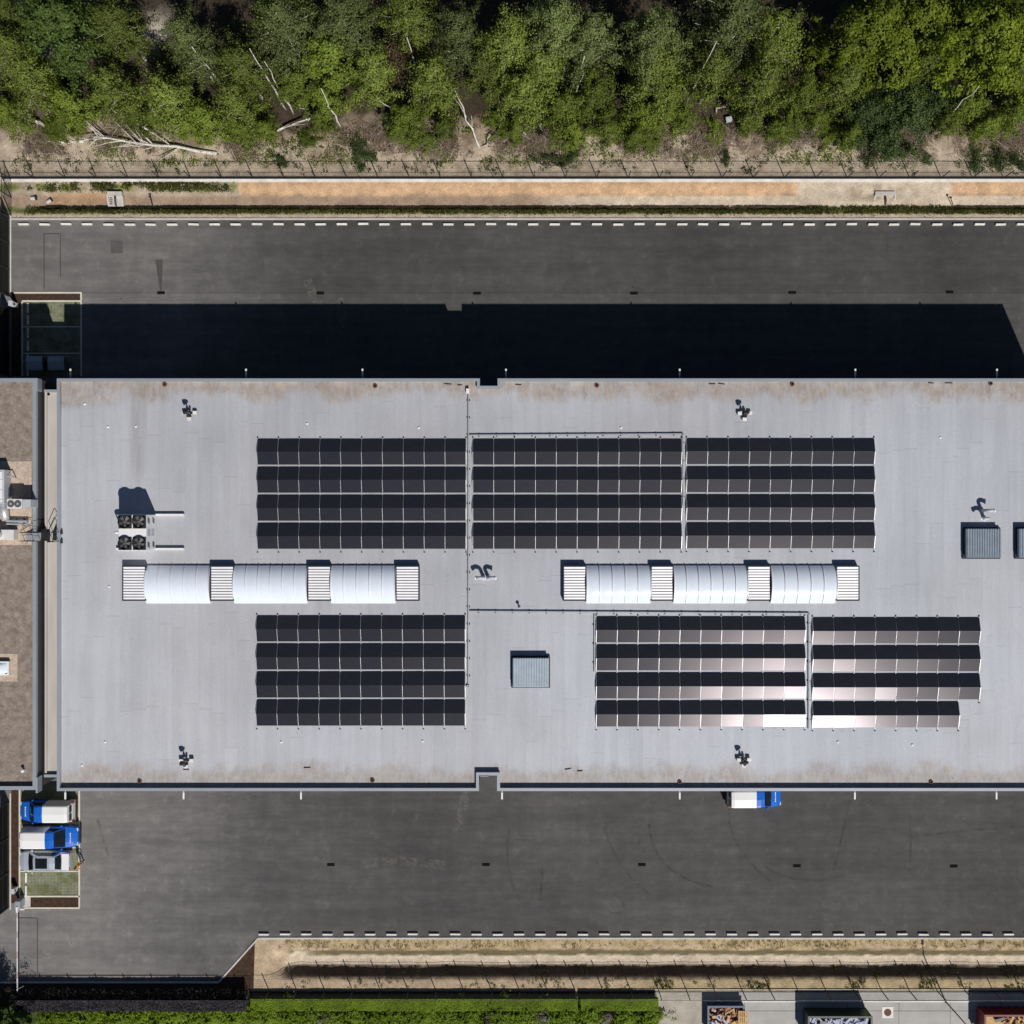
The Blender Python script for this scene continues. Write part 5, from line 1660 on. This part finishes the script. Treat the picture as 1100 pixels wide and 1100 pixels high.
sheet('mulch_bed', [g2(33, 974), g2(84.5, 974), g2(84.5, 964.5), g2(33, 964.5)], zs + .024, 'mulch')
sheet('kerb_corner', [g2(22, 974.8), g2(33, 974.8), g2(33, 963.5), g2(22, 963.5)], .03, 'kerb_concrete')
kerb_run([((21.3, 842), (21.3, 962)), ((21.3, 962.6), (86, 962.6)), ((85.4, 842), (85.4, 975)), ((22, 975.2), (86, 975.2))], .13, 'cream_kerb')
kerb_run([((22, 936), (84.8, 936)), ((22, 910.5), (84.8, 910.5)), ((22, 884), (84.8, 884))], .10, 'cream_kerb', .025, 'bay_line')
smesh = box_mesh('wheel_stop', .14, .88, .10, 'white_concrete')
for i, (px, py) in enumerate(((30.3, 331), (30.3, 344), (30.3, 358), (30.3, 372), (30.3, 386), (30.3, 399))):
    q = G(px, py); o = inst('wheel_stop', smesh, None, (q.x, q.y, zs)); props(o, 'pale wheel stop in the shaded upper parking bays, %s from the top' % ordinal(i), 'wheel stop', 'wheel stops in the upper bays')
for i, (px, py) in enumerate(((28.4, 942.5), (28.4, 956.5))):
    q = G(px, py); o = inst('wheel_stop', smesh, None, (q.x, q.y, zs)); props(o, 'pale wheel stop in the empty lower parking bay, %s one' % ('upper' if i == 0 else 'lower'), 'wheel stop', 'wheel stops in the lower bay')


# waste containers in the shade
def waste_bin(px, py, lab):
    q = G(px, py)
    t = thing('waste_container', (q.x, q.y, zs), lab, 'waste bin', 'waste containers')
    MB().add([(-.62, -.42, .2), (.62, -.42, .2), (.62, .42, .2), (-.62, .42, .2), (-.70, -.52, 1.15), (.70, -.52, 1.15), (.70, .52, 1.15), (-.70, .52, 1.15)],
             [(0, 3, 2, 1), (4, 5, 6, 7), (0, 1, 5, 4), (1, 2, 6, 5), (2, 3, 7, 6), (3, 0, 4, 7)]).build('body', 'bin_grey', t, local=True)
    MB().add([(-.72, -.55, 1.155), (.72, -.55, 1.155), (.72, .1, 1.28), (-.72, .1, 1.28), (.72, .55, 1.2), (-.72, .55, 1.2)], [(0, 1, 2, 3), (3, 2, 4, 5)]).build('lid', 'galvanised', t, local=True)  # lid paler than the body, skylight on its top put into the colour
    MB().box(-.7, .7, -.66, -.56, 1.02, 1.10).build('handle', 'galvanised', t, local=True)
    for x in (-.5, .5):
        for y in (-.3, .3):
            MB().tube([(x - .03, y, .1), (x + .03, y, .1)], .1, 8).build('castor', 'tyre', t, local=True)


waste_bin(43.5, 391.5, 'left dark waste container in the shaded parking bay')
waste_bin(66.5, 391.5, 'right dark waste container in the shaded parking bay')


def cabinet(px, py, lab, h=1.1):
    q = G(px, py)
    t = thing('control_post', (q.x, q.y, .02), lab, 'control post', 'control posts by the gates')
    MB().box(-.16, .16, -.2, .2, 0, h).build('body', 'white_paint', t, local=True, bevel=.02)
    MB().box(-.19, .19, -.23, .23, h, h + .05).build('cap', 'grey_white', t, local=True)
    MB().box(.162, .17, -.1, .1, h * .6, h * .85).build('panel', 'dark_steel', t, local=True)


cabinet(18, 328.5, 'white control post at the upper gate on the left')
cabinet(18.0, 954, 'white control post beside the lower gate on the left', .8)

# boom barrier
q = G(24.5, 971)
bb_ = thing('boom_barrier', (q.x, q.y, .03), 'striped boom barrier closing the lower left entrance', 'boom barrier')
MB().box(-.22, .22, -.10, .62, 0, 1.05).build('housing', 'coping', bb_, local=True, bevel=.03)
MB().cbox((0, -.1, 1.0), (.16, .5, .22)).build('pivot', 'boom_white', bb_, local=True)
Lb = q.y - GY(1058) - .1
nseg = 12
for k in range(nseg):
    y0_ = -.25 - Lb * k / nseg
    MB().box(-.04, .04, y0_ - Lb / nseg + .002, y0_, .93, 1.03).build('boom_section', 'boom_white' if k % 3 else 'boom_red', bb_, local=True)
MB().tube([(0, -.25 - Lb + .1, .95), (0, -.25 - Lb + .1, 0)], .03, 6).build('support_leg', 'galvanised', bb_, local=True)
MB().tube([(-.02, -.25 - Lb + .2, .98), (.55, -Lb + .25, .96)], .02, 6).build('catch_arm', 'galvanised', bb_, local=True)
for (px, py) in ((20.2, 979),):
    MB().box(-.2, .2, -.5, -.38, 0, .12).build('foot', 'white_concrete', bb_, local=True)


# ------------------------------------------------------------------ vehicles
def loft(mb, secs, mi=0, closed_ends=True):
    """secs: list of closed rings with equal point counts"""
    n = len(secs[0]); vs = [p_ for s in secs for p_ in s]; fs = []
    for i in range(len(secs) - 1):
        for k in range(n):
            k2 = (k + 1) % n
            fs.append((i * n + k, i * n + k2, (i + 1) * n + k2, (i + 1) * n + k))
    if closed_ends:
        fs.append(tuple(range(n))[::-1]); fs.append(tuple((len(secs) - 1) * n + k for k in range(n)))
    return mb.add(vs, fs, mi)


def body_ring(x, hw, z0, z1, crown=.0, sh=.06):
    """lower body cross section: sill, bulged side, shoulder, crowned top"""
    pts = [(x, -hw * .94, z0), (x, -hw, z0 + (z1 - z0) * .35), (x, -hw, z1 - sh * 1.4), (x, -hw + sh, z1 - sh * .25), (x, -hw * .45, z1 + crown), (x, 0, z1 + crown * 1.25)]
    return pts + [(a, -b_, c_) for a, b_, c_ in pts[-2::-1]]


def wheel(t, x, y, r=.32):
    s = 1 if y > 0 else -1
    w = MB().tube([(x, y - s * .11, r), (x, y - s * .09, r), (x, y + s * .07, r), (x, y + s * .09, r)], [r * .9, r, r, r * .92], 16).build('wheel', 'tyre', t, local=True)
    MB().tube([(x, y + s * .088, r), (x, y + s * .10, r)], [r * .62, r * .55], 12).build('rim', 'rim', w, local=True)


def van(px, py, rz, label, zs_=.012):
    """compact panel van, front along +x, origin under the middle"""
    q = G(px, py)
    t = thing('delivery_van', (q.x, q.y, zs_), label, 'van', 'blue and white vans', rz)
    t.scale = (1.035, 1.0, 1.10)
    L = 4.7; f = L / 2
    secs = [body_ring(f - .02, .62, .30, .62), body_ring(f - .12, .80, .24, .76, .02), body_ring(f - .45, .87, .22, .92, .04), body_ring(f - .80, .895, .22, 1.0, .05),
            body_ring(f - 1.02, .90, .22, 1.05, .05), body_ring(f - 1.6, .905, .22, 1.10), body_ring(f - 2.42, .905, .22, 1.10)]
    loft(MB(), secs).build('cab_body', 'car_blue', t, smooth=False, local=True, bevel=.02)
    secs = [body_ring(f - 2.42, .907, .22, 1.10), body_ring(-f + .25, .907, .22, 1.12), body_ring(-f + .03, .88, .26, 1.12)]
    loft(MB(), secs).build('cargo_body', 'car_white', t, local=True, bevel=.02)

    def up(x0, x1, hw0, hw1, zb, zt, c=.04):
        return [(x0, -hw0, zb), (x1, -hw1, zt - .08), (x1, -hw1 + .10, zt - .01), (x1, 0, zt + c), (x1, hw1 - .10, zt - .01), (x1, hw1, zt - .08), (x0, hw0, zb)]
    # greenhouse: cab (blue), cargo (white)
    a = up(f - 1.00, f - 1.72, .83, .70, 1.05, 1.76); b1 = up(f - 1.95, f - 2.05, .86, .73, 1.08, 1.81); b2 = up(f - 2.42, f - 2.42, .86, .735, 1.08, 1.82)
    loft(MB(), [a, b1, b2]).build('cab_roof', 'car_blue', t, local=True, bevel=.02)
    c1 = up(f - 2.42, f - 2.42, .865, .745, 1.08, 1.83); c2 = up(-f + .5, -f + .42, .865, .745, 1.10, 1.84); c3 = up(-f + .04, -f + .16, .84, .72, 1.10, 1.79)
    loft(MB(), [c1, c2, c3]).build('cargo_roof', 'car_white', t, local=True, bevel=.02)
    # windscreen follows the plane between a's foot and head
    x0, x1 = f - 1.03, f - 1.70
    MB().add([(x0 + .015, -.77, 1.10), (x0 + .05, 0, 1.11), (x0 + .015, .77, 1.10), (x1 + .03, .62, 1.735), (x1 + .06, 0, 1.80), (x1 + .03, -.62, 1.735)], [(0, 1, 4, 5), (1, 2, 3, 4)]).build('windscreen', 'car_glass', t, local=True)
    for s in (-1, 1):
        pts = [(f - 1.28, s * .852, 1.14), (f - 2.25, s * .862, 1.14), (f - 2.25, s * .775, 1.62), (f - 1.72, s * .772, 1.62)]
        MB().add(pts, [(0, 1, 2, 3) if s < 0 else (3, 2, 1, 0)]).build('side_window', 'car_glass', t, local=True)
        MB().cbox((f - 1.32, s * 1.0, 1.12), (.14, .20, .17)).build('mirror', 'car_blue', t, local=True, bevel=.03)
        MB().cbox((f - .16, s * .63, .70), (.18, .30, .15)).build('headlight', 'lamp_clear', t, local=True, bevel=.03)
        MB().cbox((-f + .03, s * .80, .95), (.06, .13, .50)).build('tail_light', 'lamp_red', t, local=True)
        MB().cbox((-f + .05, s * .36, 1.42), (.03, .55, .42)).build('rear_window', 'car_glass', t, local=True)
        MB().box(-f + .5, f - 1.1, s * .905 - .012, s * .905 + .012, .52, .62).build('side_moulding', 'black_plastic', t, local=True)
        for x in (f - .92, -f + .88):
            wheel(t, x, s * .80)
    MB().cbox((-f + .0, 0, .42), (.12, 1.6, .28)).build('rear_bumper', 'black_plastic', t, local=True, bevel=.04)
    MB().cbox((f - .03, 0, .42), (.12, 1.35, .26)).build('front_bumper', 'black_plastic', t, local=True, bevel=.04)
    MB().cbox((f - .05, 0, .64), (.08, .85, .10)).build('grille', 'black_plastic', t, local=True)
    for k in range(6):
        MB().cbox((f - .62, -.38 + k * .15, 1.012), (.085, .10, .012)).build('bonnet_lettering', 'car_white', t, local=True)
    MB().tube([(f - 2.2, 0, 1.84), (f - 2.3, 0, 1.97)], .012, 5).build('aerial', 'black_plastic', t, local=True)
    return t


PI = math.pi
vA = van(55.2, 868.0, PI, 'blue and white van parked nose left, nearest the building')
vB = van(59.8, 895.5, 0, 'blue and white van parked nose right, next to the silver car', .012)
vD = van(808.0, 852.5, 0, 'blue and white van standing against the building, half hidden by the roof edge', .004)


def estate_car(px, py, rz, label):
    q = G(px, py)
    t = thing('saloon_car', (q.x, q.y, .012), label, 'car', None, rz)
    L = 4.6; f = L / 2
    secs = [body_ring(f - .01, .55, .32, .58), body_ring(f - .10, .76, .25, .70, .02), body_ring(f - .5, .86, .22, .84, .03), body_ring(f - 1.35, .89, .22, .93, .03),
            body_ring(0, .90, .22, .95), body_ring(-f + .7, .89, .22, .97), body_ring(-f + .12, .84, .24, .95, .02), body_ring(-f + .01, .72, .34, .80)]
    loft(MB(), secs).build('body', 'car_silver', t, local=True, bevel=.02)

    def up(x0, x1, hw0, hw1, zb, zt, c=.03):
        return [(x0, -hw0, zb), (x1, -hw1, zt - .07), (x1, -hw1 + .10, zt), (x1, 0, zt + c), (x1, hw1 - .10, zt), (x1, hw1, zt - .07), (x0, hw0, zb)]
    loft(MB(), [up(f - .98, f - 1.62, .80, .60, .92, 1.40), up(f - 1.9, f - 2.0, .84, .64, .94, 1.45), up(-f + 1.5, -f + 1.55, .84, .63, .95, 1.45), up(-f + .72, -f + 1.15, .78, .58, .96, 1.38)]).build('roof', 'car_silver', t, local=True, bevel=.02)
    x0, x1 = f - 1.02, f - 1.60
    MB().add([(x0 + .02, -.74, .97), (x0 + .06, 0, .98), (x0 + .02, .74, .97), (x1 + .04, .54, 1.385), (x1 + .07, 0, 1.43), (x1 + .04, -.54, 1.385)], [(0, 1, 4, 5), (1, 2, 3, 4)]).build('windscreen', 'car_glass', t, local=True)
    MB().add([(-f + .74, -.68, 1.0), (-f + .70, 0, 1.01), (-f + .74, .68, 1.0), (-f + 1.11, .52, 1.36), (-f + 1.08, 0, 1.415), (-f + 1.11, -.52, 1.36)], [(1, 0, 5, 4), (2, 1, 4, 3)]).build('rear_window', 'car_glass', t, local=True)
    MB().box(-.55, .50, -.44, .44, 1.46, 1.492).build('panorama_roof', 'car_glass', t, local=True)
    for s in (-1, 1):
        MB().add([(f - 1.35, s * .832, 1.0), (-f + 1.05, s * .832, 1.0), (-f + 1.4, s * .70, 1.34), (f - 1.85, s * .70, 1.34)], [(0, 1, 2, 3) if s < 0 else (3, 2, 1, 0)]).build('side_window', 'car_glass', t, local=True)
        MB().cbox((f - 1.30, s * .98, .98), (.14, .18, .13)).build('mirror', 'car_silver', t, local=True, bevel=.03)
        MB().cbox((f - .16, s * .60, .66), (.20, .30, .12)).build('headlight', 'lamp_clear', t, local=True, bevel=.02)
        MB().cbox((-f + .08, s * .66, .80), (.12, .30, .14)).build('tail_light', 'lamp_red', t, local=True, bevel=.02)
        MB().tube([(f - 2.3, s * .62, 1.50), (-f + .9, s * .60, 1.50)], .018, 6).build('roof_rail', 'aluminium', t, local=True)
        for x in (f - .85, -f + .90):
            wheel(t, x, s * .80, .31)
    MB().cbox((-f + .36, 0, .985), (.62, 1.45, .05)).build('boot_lid', 'car_white', t, local=True, bevel=.02)
    return t


estate_car(52.0, 921.8, PI, 'silver saloon car with dark glass roof, parked below the vans')

# ------------------------------------------------------------------ person in an orange jacket beside the cars
def person(px, py, rz, label):
    q = G(px, py)
    t = thing('person', (q.x, q.y, .004), label, 'person', None, rz)
    V = [(0, 0, .92), (0, 0, 1.10), (0.01, 0, 1.34), (0.01, 0, 1.46), (.02, 0, 1.54), (.035, 0, 1.66),            # 0-5 pelvis, waist, chest, neck base, chin, skull
         (0, .10, .90), (.06, .11, .50), (.02, .12, .09), (.17, .13, .05),                                            # 6-9 left leg
         (0, -.10, .90), (-.02, -.11, .50), (-.18, -.12, .12), (-.05, -.13, .05),                                     # 10-13 right leg
         (.01, .19, 1.40), (-.04, .27, 1.13), (.06, .29, .90),                                                        # 14-16 left arm
         (.01, -.19, 1.40), (.05, -.26, 1.13), (.20, -.27, .95)]                                                      # 17-19 right arm
    E = [(0, 1), (1, 2), (2, 3), (3, 4), (4, 5), (0, 6), (6, 7), (7, 8), (8, 9), (0, 10), (10, 11), (11, 12), (12, 13), (3, 14), (14, 15), (15, 16), (3, 17), (17, 18), (18, 19)]
    R = [(.15, .12), (.15, .11), (.17, .12), (.09, .08), (.075, .085), (.095, .115), (.10, .10), (.065, .065), (.048, .05), (.045, .04), (.10, .10), (.065, .065), (.048, .05), (.045, .04),
         (.075, .075), (.055, .055), (.038, .038), (.075, .075), (.055, .055), (.038, .038)]
    me_ = bpy.data.meshes.new('body_src'); me_.from_pydata(V, E, []); me_.update()
    o = bpy.data.objects.new('body_src', me_); COL.objects.link(o)
    sk = o.modifiers.new('skin', 'SKIN'); sk.use_smooth_shade = True
    for i, rr in enumerate(R):
        me_.skin_vertices[0].data[i].radius = rr
    me_.skin_vertices[0].data[0].use_root = True
    o.modifiers.new('sub', 'SUBSURF').levels = 2
    dg = bpy.context.evaluated_depsgraph_get()
    ev = bpy.data.meshes.new_from_object(o.evaluated_get(dg))
    bpy.data.objects.remove(o)
    ev.name = 'body'
    ev.materials.clear()
    for mm in ('orange_cloth', 'dark_cloth', 'white_paint', 'skin'): ev.materials.append(MATS[mm])
    for p_ in ev.polygons:
        z_ = p_.center.z
        arm = abs(p_.center.y) > .2
        p_.material_index = 2 if z_ < .10 else (1 if z_ < .90 and not arm else (3 if z_ > 1.49 or (arm and z_ < .95) else 0))
        p_.use_smooth = True
    b_ = inst('body', ev, t, (0, 0, 0))
    hm = bmesh.new(); bmesh.ops.create_uvsphere(hm, u_segments=12, v_segments=8, radius=1)
    for v in list(hm.verts):
        if v.co.z < -.25 or (v.co.x > .55 and v.co.z < .35): hm.verts.remove(v)
    bmesh.ops.scale(hm, vec=(.118, .100, .115), verts=hm.verts); bmesh.ops.translate(hm, vec=(.022, 0, 1.685), verts=hm.verts)
    me2 = bpy.data.meshes.new('hair'); hm.to_mesh(me2); hm.free(); me2.materials.append(MATS['hair']); inst('hair', me2, t, (0, 0, 0))
    MB().add([(.125, -.014, 1.62), (.125, .014, 1.62), (.150, 0, 1.615), (.128, 0, 1.665)], [(0, 2, 3), (2, 1, 3), (0, 1, 2)]).build('nose', 'skin', t, local=True)
    for s in (-1, 1):
        MB().cbox((.122, s * .034, 1.665), (.012, .024, .012)).build('eye', 'dark_cloth', t, local=True)
        MB().cbox((.02, s * .098, 1.65), (.035, .015, .055)).build('ear', 'skin', t, local=True)
        hx, hy, hz = ((.06, .29, .90) if s > 0 else (.20, -.27, .95))
        hnd = MB().cbox((hx + .02, hy, hz - .07), (.075, .03, .09)).build('hand', 'skin', t, local=True)
        for k, ln_ in enumerate((.065, .078, .072, .058)):
            x_ = hx - .012 + k * .020
            MB().tube([(x_, hy, hz - .11), (x_ + .005, hy - s * .006, hz - .11 - ln_ * .6), (x_ + .012, hy - s * .022, hz - .11 - ln_)], [.009, .008, .006], 6).build('finger', 'skin', hnd, local=True)
        MB().tube([(hx + .05, hy, hz - .05), (hx + .075, hy - s * .01, hz - .08), (hx + .08, hy - s * .02, hz - .11)], [.011, .010, .007], 6).build('thumb', 'skin', hnd, local=True)
    MB().cbox((.122, 0, 1.592), (.012, .045, .010)).build('mouth', 'boom_red', t, local=True)


person(89.0, 925.5, -.5, 'person in orange jacket and dark trousers standing behind the silver car')

# ------------------------------------------------------------------ hedges, lawn and recycling yard at the bottom
def hedge(name, px0, px1, py0, depth, hgt, n, size, mat, label, cat, seed):
    r = np.random.default_rng(seed)
    x0, x1 = GX(px0), GX(px1); y1 = GY(py0); y0 = y1 - depth
    t = thing(name, ((x0 + x1) / 2, (y0 + y1) / 2, -.03), label, cat)
    x = r.uniform(x0, x1, n); u = r.random(n); y = y0 + (y1 - y0) * u
    topz = hgt * (.88 + .2 * fbm(x, y, seed, .8))
    z = np.where(r.random(n) < .72, topz - r.exponential(.08, n), r.uniform(.05, 1, n) * topz)
    ed = r.random(n) < .25
    y = np.where(ed, y1 - r.exponential(.05, n), y)
    vs, qs = leaf_quads(np.stack([x, y, np.clip(z, .03, None)], 1) - np.array(t.location), size, r, 2.4)
    link_mesh('foliage', fast_mesh('foliage', vs, qs, [mat]), t)
    st_ = MB()
    for k in range(int((x1 - x0) / .6)):
        xx = x0 + .3 + k * .6
        st_.tube([(xx, (y0 + y1) / 2, -.1), (xx + r.normal(0, .06), (y0 + y1) / 2 + r.normal(0, .1), hgt * .7)], [.02, .008], 4)
    st_.build('stems', 'brown_bark', t)
    return t


hedge('plum_hedge', 25, 269, 1066, .95, 1.6, 34000, .15, 'leaf_plum', 'dark purple hedge behind the fence at the lower left', 'hedge', 201)
hedge('hedge', 271, 620, 1069.5, 1.05, .70, 70000, .105, 'leaf_hedge', 'long bright green low hedge behind the lower fence, left of the gap', 'hedge', 202)
hedge('hedge', 623.5, 706, 1069.5, 1.05, .70, 17000, .105, 'leaf_hedge', 'short bright green low hedge ending at the bare ground', 'hedge', 203)
lawn = sheet('lawn', [(-60, -44.3), (-60, -60), (GX(700), -60), (GX(703), -44.3)], -.012, 'lawn_green')
# shrubs behind the hedge
PROTO['shrub'] = tree_meshes(1.5, 1.0, .08, 14, 7, 40, .17, 'leaf_hedge', 'brown_bark', 31, .45, False, .6, .04)
PROTO['paleshrub'] = tree_meshes(1.2, .6, .08, 10, 6, 30, .14, 'leaf_pale', 'brown_bark', 32, .30, False, .3, .03)
k = 0
shr = []
for px in np.arange(60, 700, 21):
    if any(abs(px - c_) < 9 for c_ in (345, 525, 583, 652)): continue
    shr.append((px + rng.normal(0, 4), 1095 + rng.normal(0, 3), rng.uniform(.9, 1.25)))
for i, (px, py, s) in enumerate(shr):
    q = G(px, py, .4)
    lab = 'bright green shrub behind the low hedge at the bottom edge, %s from the left' % (ordinal(i) if i < 28 else 'last')
    t = thing('shrub', (q.x, q.y, -.012), lab, 'shrub', 'shrubs behind the low hedge', rng.uniform(0, 6.28)); t.scale = (s * 1.1, s, s * .45)
    inst('stems', PROTO['shrub'][0], t, (0, 0, 0)); inst('foliage', PROTO['shrub'][1], t, (0, 0, 0))
for i, (px, py) in enumerate(((345, 1095), (525, 1096), (583, 1092), (653, 1093))):
    q = G(px, py, .4)
    t = thing('dry_shrub', (q.x, q.y, -.012), 'pale withered shrub among the green shrubs at the bottom edge, %s from the left' % ordinal(i), 'shrub', 'withered shrubs', rng.uniform(0, 6)); t.scale = (.9, .9, .6)
    inst('stems', PROTO['paleshrub'][0], t, (0, 0, 0)); inst('foliage', PROTO['paleshrub'][1], t, (0, 0, 0))
# tree off the lower left corner that throws its shade over the entrance
for px, py, pr, s, lab in ((22, 1114, 'oak0', .70, 'tree beyond the lower left corner throwing its shade over the hedge'), (-22, 1096, 'oak0', .60, 'tree beyond the left edge throwing its shade over the barrier entrance')):
    q = G(px, py); t = thing('garden_tree', (q.x, q.y, -.03), lab, 'tree', 'trees at the lower left corner', px * .1); t.scale = (s, s, s)
    inst('trunk', PROTO[pr][0], t, (0, 0, 0)); inst('crown', PROTO[pr][1], t, (0, 0, 0))

# recycling yard
sheet('dirt_yard', [(GX(703), -43.0), (GX(703), -62), (GX(758), -62), (GX(758), -43.0)], -.004, 'old_dirt_paving')
sheet('paved_yard', [(GX(758), -43.0), (GX(758), -62), (80, -62), (80, -43.0)], .0, 'paving')
pav = bpy.data.objects['paved_yard']
mb = MB(); mb.box(GX(757), 60, GY(1076.2), GY(1075.0), -.1, .06); props(mb.build('kerb', 'white_concrete'), kind='structure')
mb = MB(); mb.box(GX(680), 60, GY(1063.2), GY(1062.3), -.1, .05); props(mb.build('kerb', 'kerb_concrete'), kind='structure')


def container(px0, px1, pyN, depth, hgt, mat, label, fill):
    x0, x1, y1 = GX(px0), GX(px1), GY(pyN); y0 = y1 - depth
    t = thing('waste_skip', ((x0 + x1) / 2, (y0 + y1) / 2, .0), label, 'skip', 'open containers in the yard')
    w = .07
    for nm, bx_ in (('side_wall', (x0, x1, y1 - w, y1, .12, hgt)), ('side_wall', (x0, x1, y0, y0 + w, .12, hgt)), ('end_wall', (x0, x0 + w, y0 + w, y1 - w, .12, hgt)), ('end_wall', (x1 - w, x1, y0 + w, y1 - w, .12, hgt)), ('floor', (x0 + w, x1 - w, y0 + w, y1 - w, .12, .2))):
        MB().box(*bx_).build(nm, mat, t)
    MB().ring([(x0 - .05, y0 - .05), (x1 + .05, y0 - .05), (x1 + .05, y1 + .05), (x0 - .05, y1 + .05)], [(x0 + .11, y0 + .11), (x1 - .11, y0 + .11), (x1 - .11, y1 - .11), (x0 + .11, y1 - .11)], hgt - .03, hgt + .06).build('rim', mat, t)
    n = int((x1 - x0) / .7)
    for i in range(n + 1):
        xx = x0 + .05 + (x1 - x0 - .1) * i / n
        for yy, s in ((y1, 1), (y0, -1)):
            MB().box(xx - .04, xx + .04, min(yy, yy + s * .05), max(yy, yy + s * .05), .12, hgt - .03).build('rib', mat, t)
    for xx in (x0 + .4, x1 - .4):
        MB().box(xx - .08, xx + .08, y0 + .1, y1 - .1, 0, .12).build('skid', 'dark_steel', t)
    return t, (x0, x1, y0, y1)


def planks(box, z0, z1, n, mats, seed, label, grp):
    r = np.random.default_rng(seed); x0, x1, y0, y1 = box
    t = thing('scrap_pile', ((x0 + x1) / 2, (y0 + y1) / 2, z0), label, 'scrap', None)
    for k in range(n):
        c_ = (r.uniform(x0 + .4, x1 - .4), r.uniform(y0 + .3, y1 - .3), r.uniform(z0, z1))
        mm = mats[r.integers(len(mats))]
        MB().cbox(c_, (r.uniform(.2, .9), r.uniform(.08, .26), r.uniform(.03, .2)), 0, r.uniform(0, 3.14)).build('plank' if 'wood' in mm else 'scrap_piece', mm, t)
    MB().box(x0 + .1, x1 - .1, y0 + .1, y1 - .1, z0 - .05, z0 + .1).build('bottom_layer', mats[0], t)


t, bxs = container(758.5, 797, 1076.0, 2.6, .85, 'bin_blue', 'low dark skip of broken wood with a pallet on its right', None)
planks(bxs, .35, .9, 70, ['reddish_wood', 'reddish_wood', 'pallet_wood', 'scrap_white'], 5, 'broken boards and wood scrap filling the left skip', None)


def pallet(px, py, z, label, rz=0):
    q = G(px, py, z)
    t = thing('pallet', (q.x, q.y, z), label, 'pallet', None, rz)
    for k in range(5):
        MB().box(-.36 + k * .18 - .06, -.36 + k * .18 + .06, -.6, .6, .10, .125).build('top_board', 'pallet_wood', t, local=True)
    for y in (-.5, 0, .5):
        MB().box(-.42, .42, y - .05, y + .05, .0, .10).build('bearer', 'pallet_wood', t, local=True)


pallet(798, 1092.5, .92, 'pale new pallet lying on the right of the wood skip')
t, bxs = container(862.5, 929.5, 1082.0, 2.5, 1.7, 'bin_green', 'green open container filled with white and blue scrap', None)
planks(bxs, 1.1, 1.72, 110, ['scrap_white', 'scrap_white', 'bin_grey'], 6, 'white and blue scrap filling the green container', None)
t, bxs = container(1048.5, 1125, 1080.5, 2.6, 1.7, 'bin_red', 'red open container with wood at the lower right corner', None)
planks(bxs, 1.0, 1.6, 70, ['pallet_wood', 'reddish_wood', 'bin_grey', 'pallet_wood'], 8, 'timber filling the red container', None)
q = G(953.5, 1087.5)
t = thing('manhole', (q.x, q.y, .004), 'round rusty manhole cover in a white square on the paved yard', 'manhole')
MB().box(-.5, .5, -.5, .5, 0, .02).build('collar', 'white_concrete', t, local=True)
mc = MB().tube([(0, 0, .021), (0, 0, .035)], .33, 18).build('lid', 'rust_iron', t, local=True)
for k in range(3):
    MB().box(-.2, .2, -.12 + k * .1, -.08 + k * .1, .035, .042).build('lid_rib', 'rust_iron', mc, local=True)
# paving joints of the yard
for k in range(7):
    x = GX(800) + k * 4.6
    MB().box(x - .015, x + .015, -60, -43.9, .0, .006).build('joint', 'asphalt_patch', pav)
MB().box(GX(760), 60, GY(1086) - .015, GY(1086) + .015, .0, .008).build('joint', 'asphalt_patch', pav)

# lamp post at the kerb of the yard
q = G(1015.5, 1075.5)
t = thing('lamp_post', (q.x, q.y, 0), 'slender dark lamp post at the lower right, leaning out of frame', 'lamp post')
MB().tube([(0, 0, -.1), (0, 0, .6), (0, 0, 5.4)], [.075, .06, .045], 10).build('pole', 'dark_steel', t, local=True)
MB().tube([(0, 0, 5.3), (0, .10, 5.42), (0, .45, 5.45)], .035, 8).build('arm', 'dark_steel', t, local=True)
MB().cbox((0, .55, 5.45), (.22, .5, .09)).build('lamp_head', 'dark_steel', t, local=True, bevel=.02)
MB().tube([(0, 0, 0), (0, 0, .05)], .16, 10).build('base_plate', 'dark_steel', t, local=True)
